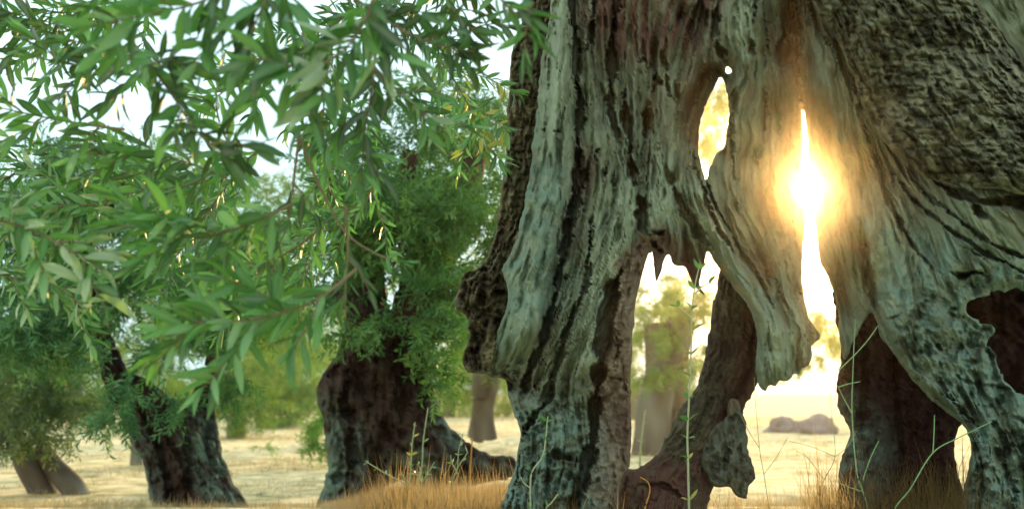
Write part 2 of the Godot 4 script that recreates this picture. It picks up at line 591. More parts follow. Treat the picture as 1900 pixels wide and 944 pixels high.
# ---------------------------------------------------------------- the great hollow olive
func great_olive() -> void:
	var foot := at(1250, 960, 3.4)
	var root := thing("ancient_olive_tree", "huge ancient olive with hollow pierced grey trunk, the low sun in its slit", "tree", foot)
	var rows := [-350, 0, 120, 240, 360, 480, 600, 720, 840, 960, 1100]
	var guides := [
		[985, 972, 950, 942, 930, 895, 850, 870, 955, 920, 880],
		[1040, 1022, 1005, 990, 975, 940, 905, 900, 965, 945, 910],
		[1070, 1068, 1072, 1078, 1072, 1052, 1025, 975, 985, 985, 960],
		[1130, 1130, 1140, 1150, 1140, 1105, 1070, 1025, 1030, 1020, 1000],
		[1200, 1190, 1190, 1190, 1188, 1170, 1115, 1085, 1085, 1060, 1040],
		[1290, 1280, 1260, 1235, 1225, 1230, 1200, 1180, 1170, 1165, 1150],
		[1350, 1335, 1330, 1298, 1290, 1335, 1400, 1425, 1440, 1440, 1440],
		[1400, 1400, 1400, 1385, 1375, 1420, 1465, 1480, 1490, 1490, 1490],
		[1465, 1472, 1478, 1482, 1484, 1488, 1505, 1520, 1530, 1530, 1530],
		[1490, 1492, 1494, 1500, 1514, 1525, 1556, 1565, 1570, 1565, 1560],
		[1505, 1515, 1550, 1578, 1600, 1612, 1637, 1705, 1800, 1795, 1780],
		[1520, 1530, 1580, 1625, 1680, 1730, 1765, 1800, 1860, 1880, 1880],
		[1560, 1580, 1640, 1710, 1790, 1870, 1905, 1925, 1945, 1960, 1960],
		[1800, 1800, 1860, 1950, 2030, 2090, 2110, 2120, 2130, 2140, 2140]]
	var body := {
		"seed": 0.0, "jitter": 3.2, "rows": rows, "guides": guides, "round": 46.0, "front": 0.075, "back": 0.11, "cut_gain": 1.6, "ridge": 0.055, "grain": 0.009, "rough_amp": 0.034, "hole_jitter": {3: 13.0},
		"polys": [
			[1030, -350, 1300, -370, 1600, -370, 1960, -350, 2000, 0, 2140, 300, 2170, 700, 2120, 1100, 1770, 1100, 1786, 960, 1792, 890, 1803, 840, 1795, 800, 1768, 772, 1722, 735, 1684, 690, 1655, 650, 1634, 622, 1622, 580, 1606, 596, 1588, 628, 1570, 668, 1560, 640, 1556, 585, 1546, 540, 1534, 508, 1522, 484, 1517, 440, 1514, 404, 1517, 380, 1523, 358, 1521, 334, 1510, 312, 1503, 290, 1498, 250, 1493, 203, 1489, 200, 1489, 250, 1491, 300, 1484, 322, 1479, 344, 1484, 366, 1494, 388, 1495, 412, 1492, 440, 1490, 480, 1490, 530, 1498, 580, 1512, 606, 1522, 622, 1516, 634, 1506, 640, 1509, 658, 1502, 676, 1490, 682, 1484, 694, 1472, 694, 1464, 707, 1448, 705, 1440, 716, 1426, 714, 1419, 727, 1407, 714, 1402, 668, 1405, 620, 1394, 580, 1368, 540, 1340, 505, 1326, 484, 1311, 464, 1305, 500, 1299, 528, 1308, 548, 1296, 540, 1282, 520, 1272, 496, 1252, 490, 1240, 470, 1232, 480, 1226, 502, 1217, 522, 1213, 480, 1206, 466, 1192, 510, 1183, 548, 1178, 590, 1172, 640, 1170, 720, 1171, 800, 1168, 860, 1150, 910, 1150, 1100, 880, 1100, 930, 944, 950, 885, 962, 835, 964, 800, 952, 768, 944, 735, 935, 700, 905, 690, 915, 640, 932, 590, 944, 545, 932, 500, 950, 466, 968, 400, 985, 300, 996, 200, 1006, 100, 1022, 0],
			[1336, 142, 1346, 158, 1352, 190, 1352, 230, 1344, 272, 1330, 284, 1318, 310, 1310, 334, 1304, 316, 1299, 288, 1297, 240, 1306, 205, 1324, 166],
			[1349, 122, 1360, 128, 1357, 136, 1347, 136],
			[1803, 572, 1812, 552, 1834, 545, 1846, 538, 1862, 541, 1884, 532, 1904, 534, 1950, 540, 1990, 560, 2010, 720, 1960, 780, 1912, 752, 1888, 720, 1868, 692, 1850, 668, 1841, 634, 1845, 612, 1838, 600, 1816, 590]],
		"depth": [[950, 700, 3.52], [1030, 100, 3.42], [1030, 400, 3.34], [1010, 600, 3.32], [1120, 300, 3.38], [1180, 60, 3.50], [1180, 440, 3.36], [1270, 120, 3.58], [1270, 350, 3.46], [1320, 60, 3.52], [1390, 60, 3.56], [1330, 420, 3.50], [1400, 300, 3.64], [1420, 450, 3.50], [1450, 640, 3.40], [1470, 250, 3.70], [1492, 340, 3.74], [1460, 60, 3.76], [1530, 300, 3.70], [1560, 560, 3.56], [1600, 250, 3.52], [1640, 430, 3.36], [1700, 620, 3.22], [1780, 500, 3.20], [1780, 740, 3.26], [1850, 420, 3.18], [1850, 850, 3.20], [2000, 400, 3.26], [2050, 800, 3.3], [1700, 0, 3.60], [1900, 100, 3.60], [1060, 850, 3.28], [1150, 780, 3.40], [1100, 640, 3.30], [980, 820, 3.38], [1000, 1000, 3.20]],
		"bark": [[1142, 500, 1215, 440, 1230, 640, 1220, 1110, 1060, 1110, 1085, 930, 1108, 850, 1108, 700, 1128, 600]],
		"rough": [[1640, 560, 1740, 520, 1900, 500, 2150, 560, 2150, 1110, 1750, 1110, 1790, 800, 1700, 700], [930, 700, 1010, 690, 1090, 700, 1110, 800, 1100, 1110, 860, 1110]], "rough_soft": 12,
		"teal": [[1600, 380, 1720, 420, 1900, 470, 2150, 560, 2150, 1110, 1750, 1110, 1790, 780, 1640, 600], [1540, 40, 1580, 150, 1610, 260, 1570, 200, 1530, 60], [900, 740, 1110, 760, 1110, 1110, 860, 1110], [945, 280, 1070, 330, 1040, 560, 900, 690]], "teal_soft": 14,
		"pale": [[1016, -350, 1056, -350, 1054, 0, 1060, 120, 1052, 250, 1046, 340, 1040, 440, 1030, 520, 1008, 600, 975, 690, 920, 680, 935, 590, 950, 480, 985, 330, 1004, 150], [1090, 430, 1180, 330, 1190, 420, 1150, 520, 1120, 620, 1100, 690, 1050, 690, 1080, 600], [1205, 270, 1240, 300, 1244, 400, 1205, 415], [1290, 330, 1330, 400, 1400, 520, 1490, 560, 1500, 660, 1430, 710, 1410, 600, 1350, 510, 1300, 430], [1340, -20, 1400, -20, 1390, 140, 1350, 80], [1600, 420, 1680, 440, 1720, 520, 1650, 600, 1625, 560]], "pale_soft": 7,
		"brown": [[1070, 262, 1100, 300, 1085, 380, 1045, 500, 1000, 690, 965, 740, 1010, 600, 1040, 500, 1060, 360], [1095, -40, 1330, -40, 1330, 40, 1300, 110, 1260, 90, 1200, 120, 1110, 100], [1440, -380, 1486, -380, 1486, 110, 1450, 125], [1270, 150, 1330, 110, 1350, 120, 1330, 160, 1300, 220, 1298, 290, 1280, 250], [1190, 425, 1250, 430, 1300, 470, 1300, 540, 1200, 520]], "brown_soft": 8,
		"cuts": [
			[28, -0.05, [1040, -340, 1036, 0, 1034, 120, 1030, 240, 1022, 340, 1004, 450, 985, 560, 965, 660]], [17, -0.04, [1110, 410, 1090, 520, 1060, 600, 1042, 680]], [26, -0.045, [1172, 290, 1165, 400, 1130, 500, 1100, 600, 1078, 700]], [22, -0.04, [1218, 240, 1216, 330, 1224, 402]], [30, -0.05, [1290, 330, 1330, 430, 1390, 530, 1450, 640]], [22, -0.03, [1345, 10, 1370, 80, 1388, 140]], [20, -0.03, [1520, 120, 1545, 220, 1562, 320]],
			[7, 0.07, [1058, -340, 1061, 0, 1068, 51, 1070, 102, 1069, 142, 1075, 178, 1079, 198, 1076, 225, 1075, 266, 1070, 322, 1058, 398, 1050, 459, 1037, 517, 1018, 587, 1005, 638, 985, 690, 970, 745]],
			[6, 0.05, [1103, -60, 1100, 20, 1097, 60, 1093, 88, 1084, 104]],
			[7, 0.08, [1146, -340, 1144, 0, 1141, 51, 1133, 89, 1133, 122, 1135, 165, 1133, 216, 1141, 246, 1147, 272]], [4, 0.04, [1156, -80, 1153, 0, 1149, 30]],
			[7, 0.08, [1158, 166, 1160, 203, 1164, 239, 1168, 270, 1174, 322, 1178, 346]], [7, 0.08, [1203, 186, 1200, 239, 1199, 266]],
			[4, 0.05, [1214, 60, 1212, 114, 1220, 152, 1210, 178]], [3, 0.05, [1186, 122, 1190, 112, 1197, 109, 1204, 116, 1206, 128]], [4, 0.04, [1228, 90, 1236, 130, 1246, 180, 1254, 194]], [5, 0.06, [1256, 150, 1255, 190]],
			[8, 0.09, [1182, 352, 1192, 383, 1191, 421, 1204, 440]], [13, 0.10, [1204, 428, 1222, 434, 1238, 428]], [20, 0.10, [1206, 446, 1222, 462, 1230, 470]], [24, 0.09, [1338, 118, 1312, 160, 1292, 214, 1288, 270]],
			[6, 0.05, [1096, 296, 1078, 345, 1064, 400, 1048, 460, 1040, 500]], [4, 0.03, [1088, 268, 1076, 310, 1066, 352]], [3, 0.03, [1108, 278, 1103, 306]], [4, 0.03, [1141, 312, 1141, 364]], [3, 0.03, [1122, 300, 1120, 350]],
			[3, 0.03, [1103, 380, 1096, 428, 1095, 470, 1085, 540, 1072, 571, 1050, 638, 1037, 670]], [3, 0.02, [1003, 240, 1022, 242, 1038, 244]],
			[6, 0.05, [1068, 560, 1062, 585, 1034, 682, 1018, 714, 1000, 752]], [8, 0.07, [994, 672, 981, 716, 972, 745]], [6, 0.06, [1036, 688, 1017, 741, 995, 767, 978, 797, 961, 831]], [6, 0.06, [936, 700, 940, 720]], [4, 0.04, [1000, 700, 992, 730]],
			[11, 0.12, [1152, 500, 1135, 535, 1124, 590, 1118, 640, 1110, 680, 1104, 730, 1101, 780, 1096, 830, 1080, 890, 1064, 930, 1050, 1000]], [13, 0.06, [1140, 520, 1132, 575]],
			[7, 0.07, [1034, 842, 1046, 846, 1058, 851]], [3, 0.03, [1148, 692, 1156, 712, 1165, 738]], [3, 0.03, [1128, 700, 1150, 704]], [3, 0.025, [1150, 600, 1142, 660, 1146, 690]], [3, 0.02, [1030, 900, 1040, 930]],
			[10, 0.04, [1256, -200, 1258, 0, 1262, 52]], [11, 0.06, [1304, -300, 1302, 0, 1297, 40, 1288, 96]], [8, 0.09, [1328, 70, 1336, 88, 1340, 108, 1347, 124]], [5, 0.05, [1333, 0, 1330, 40, 1322, 80]], [5, 0.06, [1391, 68, 1394, 84, 1399, 106]], [3, 0.04, [1404, -60, 1401, 33, 1398, 66]],
			[13, 0.14, [1468, -340, 1464, 0, 1463, 50, 1456, 92, 1449, 124]], [4, 0.05, [1484, 10, 1481, 70, 1482, 110, 1486, 160, 1489, 198]], [4, 0.03, [1420, 10, 1424, 80, 1420, 130]],
			[4, 0.035, [1363, 150, 1367, 183, 1361, 229, 1358, 268, 1361, 296, 1363, 327, 1372, 346]], [5, 0.035, [1402, 270, 1404, 294, 1416, 324]], [6, 0.035, [1357, 360, 1363, 383, 1377, 405]], [3, 0.025, [1420, 150, 1424, 220, 1416, 280]], [3, 0.025, [1440, 180, 1446, 260]],
			[7, 0.06, [1236, 306, 1244, 335, 1256, 367, 1274, 398, 1299, 433, 1316, 458]], [4, 0.04, [1303, 318, 1317, 352, 1325, 378, 1343, 410, 1360, 434]], [3, 0.03, [1284, 250, 1290, 310, 1310, 372, 1336, 430, 1370, 480]], [3, 0.025, [1360, 440, 1400, 500, 1440, 580]], [3, 0.025, [1400, 440, 1440, 520, 1470, 600]], [5, 0.03, [1426, 505, 1432, 512]],
			[3, 0.035, [1504, -60, 1512, 30, 1530, 66, 1552, 104]], [5, 0.06, [1530, -80, 1545, 30, 1556, 84, 1566, 126, 1584, 160, 1600, 186, 1594, 214, 1608, 246, 1626, 281, 1640, 322, 1647, 370, 1672, 410, 1700, 470]],
			[3, 0.03, [1630, 328, 1648, 368, 1664, 403, 1683, 431, 1702, 469, 1727, 492, 1742, 506]], [3, 0.04, [1655, 312, 1686, 361, 1727, 399, 1759, 422, 1797, 447, 1829, 469, 1854, 482, 1896, 501, 1960, 530]], [3, 0.035, [1690, 330, 1737, 374, 1772, 399, 1806, 425, 1848, 457, 1886, 472, 1960, 500]], [2, 0.02, [1679, 406, 1692, 444, 1705, 466, 1756, 517]], [2, 0.02, [1781, 453, 1816, 472, 1841, 488]],
			[5, 0.06, [1600, 420, 1604, 460, 1612, 500, 1622, 540, 1630, 590]], [9, 0.07, [1700, 308, 1716, 314, 1730, 324]], [10, 0.10, [1740, 334, 1790, 362, 1830, 376, 1870, 372, 1920, 378, 2000, 386]], [13, 0.10, [1806, 370, 1818, 396, 1834, 404]],
			[7, -0.05, [1752, 342, 1776, 358, 1798, 384]], [8, -0.05, [1848, 382, 1870, 396, 1894, 414]],
			[9, 0.07, [1762, 504, 1790, 512, 1812, 504, 1834, 512]], [6, 0.05, [1806, 594, 1820, 584, 1842, 598]], [7, 0.05, [1710, 632, 1722, 650, 1724, 668]], [5, 0.04, [1640, 592, 1662, 590, 1676, 580]], [4, 0.04, [1690, 640, 1706, 672]], [4, 0.04, [1740, 640, 1746, 650]],
			[4, 0.02, [1764, 690, 1800, 712, 1850, 716, 1900, 726]], [3, 0.03, [1730, 690, 1780, 760, 1830, 800]], [4, 0.03, [1850, 780, 1870, 830, 1864, 880]], [9, -0.03, [1690, 680, 1740, 730, 1790, 762]]]}
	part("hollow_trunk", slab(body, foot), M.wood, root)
	# bark that still clings to the left edge, with the knob at its foot
	part("bark_strip", slab({
		"seed": 31.0, "jitter": 4.5, "rows": rows, "guides": guides, "round": 44.0, "front": 0.075, "back": 0.09, "ridge": 0.022, "all_bark": 1.0, "bark_amp": 0.014, "fine": 0.9, "fissure": 1.4, "rough_amp": 0.035, "rough": [[840, 490, 950, 480, 950, 700, 840, 700]],
		"polys": [[990, -350, 974, 0, 958, 60, 946, 150, 941, 250, 931, 350, 916, 440, 896, 488, 866, 504, 850, 540, 843, 568, 864, 584, 871, 622, 858, 668, 866, 690, 900, 692, 930, 704, 1000, 690, 1010, 500, 1040, 300, 1060, 0, 1080, -350]],
		"bark_a": Color(0.13, 0.135, 0.075), "bark_b": Color(0.045, 0.04, 0.027),
		"cuts": [[7, 0.06, [900, 500, 892, 545, 894, 600, 885, 650, 890, 690]], [4, 0.04, [850, 572, 880, 566, 900, 556]], [3, 0.02, [942, 296, 975, 292]], [3, 0.02, [933, 372, 965, 366]], [6, 0.04, [918, 545, 935, 540]]],
		"depth": [[960, 100, 3.53], [950, 350, 3.52], [900, 560, 3.46], [870, 650, 3.47], [1010, 300, 3.57], [1020, 100, 3.57], [990, 450, 3.56], [1000, 600, 3.54]]}, foot), M.bark, root)
	# the heavy bark-clad limb that rises to the upper right
	part("bark_limb", slab({
		"seed": 57.0, "jitter": 4.0, "rows": rows, "round": 70.0, "front": 0.17, "back": 0.22, "ridge": 0.02, "all_bark": 1.0, "bark_amp": 0.014, "fine": 0.95, "fissure": 1.6, "rough": [[1480, -380, 2150, -380, 2150, 380, 1700, 320, 1600, 200]], "rough_amp": 0.018,
		"guides": [[1380, 1490, 1535, 1570, 1600, 1600, 1600, 1600, 1600, 1600, 1600], [1440, 1560, 1610, 1660, 1750, 1800, 1800, 1800, 1800, 1800, 1800], [1520, 1640, 1700, 1780, 1890, 1950, 1950, 1950, 1950, 1950, 1950], [1600, 1730, 1800, 1900, 2020, 2080, 2080, 2080, 2080, 2080, 2080], [1680, 1815, 1900, 2010, 2130, 2200, 2200, 2200, 2200, 2200, 2200]],
		"polys": [[1392, -350, 1450, -180, 1506, 0, 1548, 70, 1586, 150, 1606, 205, 1640, 262, 1690, 306, 1740, 338, 1800, 352, 1850, 350, 1900, 362, 2000, 372, 2120, 360, 2110, 260, 2000, 190, 1920, 138, 1880, 96, 1846, 46, 1812, 0, 1740, -120, 1690, -350]],
		"bark_a": Color(0.165, 0.20, 0.125), "bark_b": Color(0.038, 0.046, 0.03),
		"cuts": [[3, 0.02, [1618, 198, 1650, 178, 1664, 162]], [3, 0.025, [1680, 150, 1712, 132, 1730, 134]], [4, 0.03, [1722, 292, 1780, 318, 1830, 316, 1900, 326]], [3, 0.025, [1640, 236, 1668, 262, 1700, 284]], [4, 0.025, [1560, 40, 1580, 110, 1612, 170]]],
		"depth": [[1420, -340, 3.55], [1520, 0, 3.56], [1600, 180, 3.46], [1700, 60, 3.40], [1700, 290, 3.26], [1800, 200, 3.24], [1850, 60, 3.42], [1900, 340, 3.10], [2050, 300, 3.16], [1600, -340, 3.5]]}, foot), M.bark, root)
	# the inner leg seen through the arch, and the ragged stub that hangs from it
	part("inner_leg", slab({
		"seed": 83.0, "jitter": 5.0, "rows": [380, 480, 560, 640, 720, 800, 880, 1000, 1100], "round": 60.0, "front": 0.12, "back": 0.13, "ridge": 0.02, "all_bark": 1.0, "bark_amp": 0.011,
		"guides": [[1325, 1330, 1320, 1310, 1285, 1235, 1150, 1110, 1100], [1380, 1375, 1365, 1355, 1335, 1295, 1220, 1190, 1180], [1440, 1420, 1410, 1405, 1380, 1350, 1300, 1280, 1280], [1480, 1470, 1450, 1440, 1430, 1410, 1380, 1360, 1350]],
		"polys": [[1350, 400, 1336, 500, 1326, 550, 1314, 620, 1306, 680, 1288, 726, 1262, 762, 1240, 806, 1222, 842, 1186, 868, 1150, 880, 1130, 1000, 1130, 1100, 1300, 1100, 1306, 1000, 1310, 940, 1326, 898, 1340, 860, 1352, 820, 1372, 778, 1392, 740, 1410, 700, 1440, 640, 1480, 560, 1480, 400]],
		"bark_a": Color(0.085, 0.09, 0.055), "bark_b": Color(0.042, 0.034, 0.025), "brown": [[1390, 560, 1440, 560, 1400, 740, 1340, 860, 1300, 950, 1270, 1000, 1290, 860, 1350, 740], [1130, 860, 1240, 850, 1300, 900, 1300, 1100, 1130, 1100]],
		"cuts": [[6, 0.04, [1400, 600, 1392, 680, 1370, 730, 1340, 800, 1320, 860]], [4, 0.03, [1330, 720, 1300, 790, 1250, 850]], [4, 0.03, [1350, 600, 1340, 680]], [5, 0.04, [1180, 900, 1230, 900, 1280, 930]]],
		"depth": [[1380, 450, 3.80], [1370, 600, 3.82], [1350, 720, 3.78], [1280, 820, 3.66], [1180, 900, 3.56], [1230, 1000, 3.5]]}, foot), M.bark, root)
	part("root_stub", slab({
		"seed": 101.0, "jitter": 4.0, "rows": [600, 1000], "guides": [[1320, 1330], [1365, 1370], [1420, 1410]], "round": 30.0, "front": 0.06, "back": 0.06, "ridge": 0.015, "all_bark": 0.8, "all_rough": 0.8, "rough_amp": 0.03, "bark_amp": 0.010,
		"polys": [[1352, 772, 1372, 762, 1384, 792, 1388, 830, 1398, 866, 1401, 886, 1390, 906, 1386, 924, 1370, 922, 1354, 902, 1338, 906, 1322, 900, 1312, 880, 1300, 850, 1316, 800]],
		"bark_a": Color(0.085, 0.105, 0.08), "bark_b": Color(0.04, 0.038, 0.028), "cuts": [[6, 0.05, [1350, 812, 1350, 850, 1344, 884]], [3, 0.03, [1372, 800, 1376, 860]]],
		"depth": [[1365, 780, 3.60], [1370, 880, 3.54]]}, foot), M.bark, root)
	part("broken_snag", slab({
		"seed": 113.0, "jitter": 2.0, "rows": [600, 800], "guides": [[1355, 1355], [1380, 1380]], "round": 12.0, "front": 0.02, "back": 0.02, "ridge": 0.005, "all_bark": 0.7, "bark_amp": 0.005,
		"polys": [[1352, 778, 1350, 752, 1358, 738, 1370, 742, 1374, 760, 1366, 776]], "depth": [[1360, 760, 3.68]], "bark_a": Color(0.2, 0.18, 0.12)}, foot), M.bark, root)
	# dark charred wall of the hollow: behind the overhang on the right, and behind the great knot hole
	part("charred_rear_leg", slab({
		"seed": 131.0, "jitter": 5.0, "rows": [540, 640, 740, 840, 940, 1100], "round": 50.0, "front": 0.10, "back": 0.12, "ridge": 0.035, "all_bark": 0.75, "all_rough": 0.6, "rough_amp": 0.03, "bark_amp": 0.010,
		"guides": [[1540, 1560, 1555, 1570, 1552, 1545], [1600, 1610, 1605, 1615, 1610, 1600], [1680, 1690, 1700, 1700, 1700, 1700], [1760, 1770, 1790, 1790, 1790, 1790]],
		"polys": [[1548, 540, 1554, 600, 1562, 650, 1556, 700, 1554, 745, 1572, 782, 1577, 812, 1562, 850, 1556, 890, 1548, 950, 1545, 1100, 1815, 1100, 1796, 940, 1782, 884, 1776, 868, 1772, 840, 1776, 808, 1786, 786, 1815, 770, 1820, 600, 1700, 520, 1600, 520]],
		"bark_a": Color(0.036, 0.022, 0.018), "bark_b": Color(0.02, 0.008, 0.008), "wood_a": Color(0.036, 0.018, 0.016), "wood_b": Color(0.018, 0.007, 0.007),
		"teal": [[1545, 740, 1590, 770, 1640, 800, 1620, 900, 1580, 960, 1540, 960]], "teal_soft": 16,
		"cuts": [[7, 0.05, [1600, 640, 1604, 740, 1598, 820]], [5, 0.04, [1660, 620, 1664, 760, 1680, 860]]],
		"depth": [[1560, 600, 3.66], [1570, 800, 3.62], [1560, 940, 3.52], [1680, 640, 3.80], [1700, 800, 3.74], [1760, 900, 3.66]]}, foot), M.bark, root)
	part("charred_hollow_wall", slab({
		"seed": 151.0, "jitter": 4.0, "step": 5.0, "rows": [400, 900], "guides": [[1780, 1780], [1900, 1900], [2050, 2050]], "round": 40.0, "front": 0.06, "back": 0.1, "ridge": 0.03, "all_bark": 0.5, "all_rough": 0.8, "rough_amp": 0.03,
		"polys": [[1785, 480, 2040, 480, 2060, 830, 1850, 830, 1800, 700]],
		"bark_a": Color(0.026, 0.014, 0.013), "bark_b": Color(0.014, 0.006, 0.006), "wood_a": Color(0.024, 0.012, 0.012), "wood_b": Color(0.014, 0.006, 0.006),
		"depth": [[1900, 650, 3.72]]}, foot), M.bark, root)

# ---------------------------------------------------------------- leaves
func mesh_of(V: PackedVector3Array, N: PackedVector3Array, C: PackedColorArray, I: PackedInt32Array) -> ArrayMesh:
	var arr := []
	arr.resize(Mesh.ARRAY_MAX)
	arr[Mesh.ARRAY_VERTEX] = V
	if N.size(): arr[Mesh.ARRAY_NORMAL] = N
	if C.size(): arr[Mesh.ARRAY_COLOR] = C
	arr[Mesh.ARRAY_INDEX] = I
	var m := ArrayMesh.new()
	m.add_surface_from_arrays(Mesh.PRIMITIVE_TRIANGLES, arr)
	return m

# one blade, base at the origin, tip along +x, upper side +y; length 1
func blade(wide: float, bend: float, fold: float, twist: float, col: Color, rib: Color, n := 5) -> ArrayMesh:
	var V := PackedVector3Array()
	var N := PackedVector3Array()
	var C := PackedColorArray()
	var I := PackedInt32Array()
	for k in n + 1:
		var s := float(k) / n
		var w := wide * 0.5 * pow(sin(PI * pow(s, 0.86)), 0.82)
		if k == 0: w = wide * 0.05
		if k == n: w = wide * 0.02
		var ang := bend * s
		var c := Vector3(s * (1.0 - 0.16 * bend * bend * s), -bend * 0.5 * s * s, 0)
		var up := Vector3(sin(ang), cos(ang), 0)
		var side := Vector3(0, 0, 1).rotated(Vector3.RIGHT, twist * s)
		up = up.rotated(Vector3.RIGHT, twist * s)
		for e in 3:
			V.append(c + side * w * (e - 1) + up * fold * w * absf(e - 1))
			N.append((up - side * fold * (e - 1)).normalized())
			C.append(rib if e == 1 else col)
		if k:
			var o := 3 * k
			I.append_array([o - 3, o, o - 2, o - 2, o, o + 1, o - 2, o + 1, o - 1, o - 1, o + 1, o + 2])
	return mesh_of(V, N, C, I)

var leaves := []      # near blades, several shapes in each tone
var sprigs := []      # small twigs with a dozen blades, for crowns
const TONES := 7

func make_leaves() -> void:
	M.leaf = mat("olive_leaf", Color.WHITE, 0.40)
	M.leaf.metallic_specular = 0.45
	M.leaf.backlight_enabled = true
	M.leaf.backlight = Color(0.78, 0.88, 0.40)
	M.far_leaf = mat("distant_olive_leaf", Color.WHITE, 0.55)
	M.far_leaf.backlight_enabled = true
	M.far_leaf.backlight = Color(0.84, 0.90, 0.42)
	M.twig = mat("olive_twig", Color(0.42, 0.40, 0.31), 0.9, false)
	var tones := [Color(0.012, 0.07, 0.024), Color(0.026, 0.135, 0.04), Color(0.05, 0.22, 0.055), Color(0.09, 0.30, 0.08), Color(0.14, 0.34, 0.16), Color(0.26, 0.41, 0.27), Color(0.36, 0.38, 0.08)]
	for t in TONES:
		for v in 4:
			var c: Color = tones[t]
			leaves.append(blade([0.20, 0.235, 0.215, 0.26][v], [0.2, 0.4, -0.15, 0.6][v], [0.3, 0.55, 0.2, 0.4][v], [0.3, -0.5, 0.8, 0.0][v], c, c.lerp(Color(0.30, 0.36, 0.20), 0.30)))
	for v in 4:
		sprigs.append(sprig(v))

func sprig(v: int) -> ArrayMesh:
	var r := RandomNumberGenerator.new()
	r.seed = 900 + v
	var st := SurfaceTool.new()
	st.begin(Mesh.PRIMITIVE_TRIANGLES)
	var shapes := []
	for k in 3:
		shapes.append(blade(0.25, [0.3, 0.7, -0.2][k], 0.35, [0.4, -0.6, 0.1][k], Color.WHITE, Color.WHITE, 2))
	var droop := 0.3 + 0.25 * v
	var n := 26
	for k in n:
		var s := float(k / 2) / (n / 2)
		var base := Vector3(0.20 * s, -droop * 0.10 * s * s, 0.02 * sin(s * 5.0 + v))
		var side := (1.0 if k % 2 == 0 else -1.0)
		var roll := (PI / 2 if (k / 2) % 2 == 0 else 0.0) + r.randf_range(-0.9, 0.9)
		var dir := Vector3(r.randf_range(0.2, 1.0), 0, 0) + Vector3(0, sin(roll), cos(roll)) * side * r.randf_range(0.5, 1.0)
		dir = (dir + Vector3(0, -0.15, 0)).normalized()
		var b := leaf_basis(dir, r.randf_range(-0.7, 0.7)) * r.randf_range(0.036, 0.058)
		st.append_from(shapes[k % 3], 0, Transform3D(b, base))
	# the twig itself, three sides
	for k in 4:
		var a := Vector3(0.05 * k, -droop * 0.10 * pow(k / 4.0, 2), 0.02 * sin(k / 4.0 * 5.0 + v))
		var c := Vector3(0.05 * (k + 1), -droop * 0.10 * pow((k + 1) / 4.0, 2), 0.02 * sin((k + 1) / 4.0 * 5.0 + v))
		st.set_color(Color(2.2, 1.3, 1.2))
		st.set_normal(Vector3.UP)
		for q in [a, c, a + Vector3(0, 0.003, 0), c, c + Vector3(0, 0.003, 0), a + Vector3(0, 0.003, 0)]:
			st.add_vertex(q)
	return st.commit()

func leaf_basis(dir: Vector3, roll: float) -> Basis:
	var up := Vector3.UP if absf(dir.y) < 0.95 else Vector3.BACK
	var z := dir.cross(up).normalized()
	var y := z.cross(dir).normalized()
	return Basis(dir, y, z).rotated(dir, roll)

func tube(st: SurfaceTool, line: PackedVector3Array, ra: float, rb: float, sides := 5) -> void:
	var n := line.size()
	var old := PackedVector3Array()
	for i in n:
		var dir := (line[mini(i + 1, n - 1)] - line[maxi(i - 1, 0)]).normalized()
		var b := leaf_basis(dir, 0.0)
		var r := lerpf(ra, rb, float(i) / maxf(1.0, n - 1)) * (1.15 if i % 3 == 1 else 1.0)
		var ring := PackedVector3Array()
		for k in sides:
			ring.append(line[i] + (b.y * cos(TAU * k / sides) + b.z * sin(TAU * k / sides)) * r)
		if i:
			for k in sides:
				var k2 := (k + 1) % sides
				for q in [old[k], ring[k], old[k2], old[k2], ring[k], ring[k2]]:
					st.add_vertex(q)
		old = ring

func spline(a: Array, n: int) -> PackedVector3Array:
	var out := PackedVector3Array()
	for i in a.size() - 1:
		var p0: Vector3 = a[maxi(i - 1, 0)]
		var p1: Vector3 = a[i]
		var p2: Vector3 = a[i + 1]
		var p3: Vector3 = a[mini(i + 2, a.size() - 1)]
		for k in n:
			out.append(p1.cubic_interpolate(p2, p0, p3, float(k) / n))
	out.append(a[a.size() - 1])
	return out

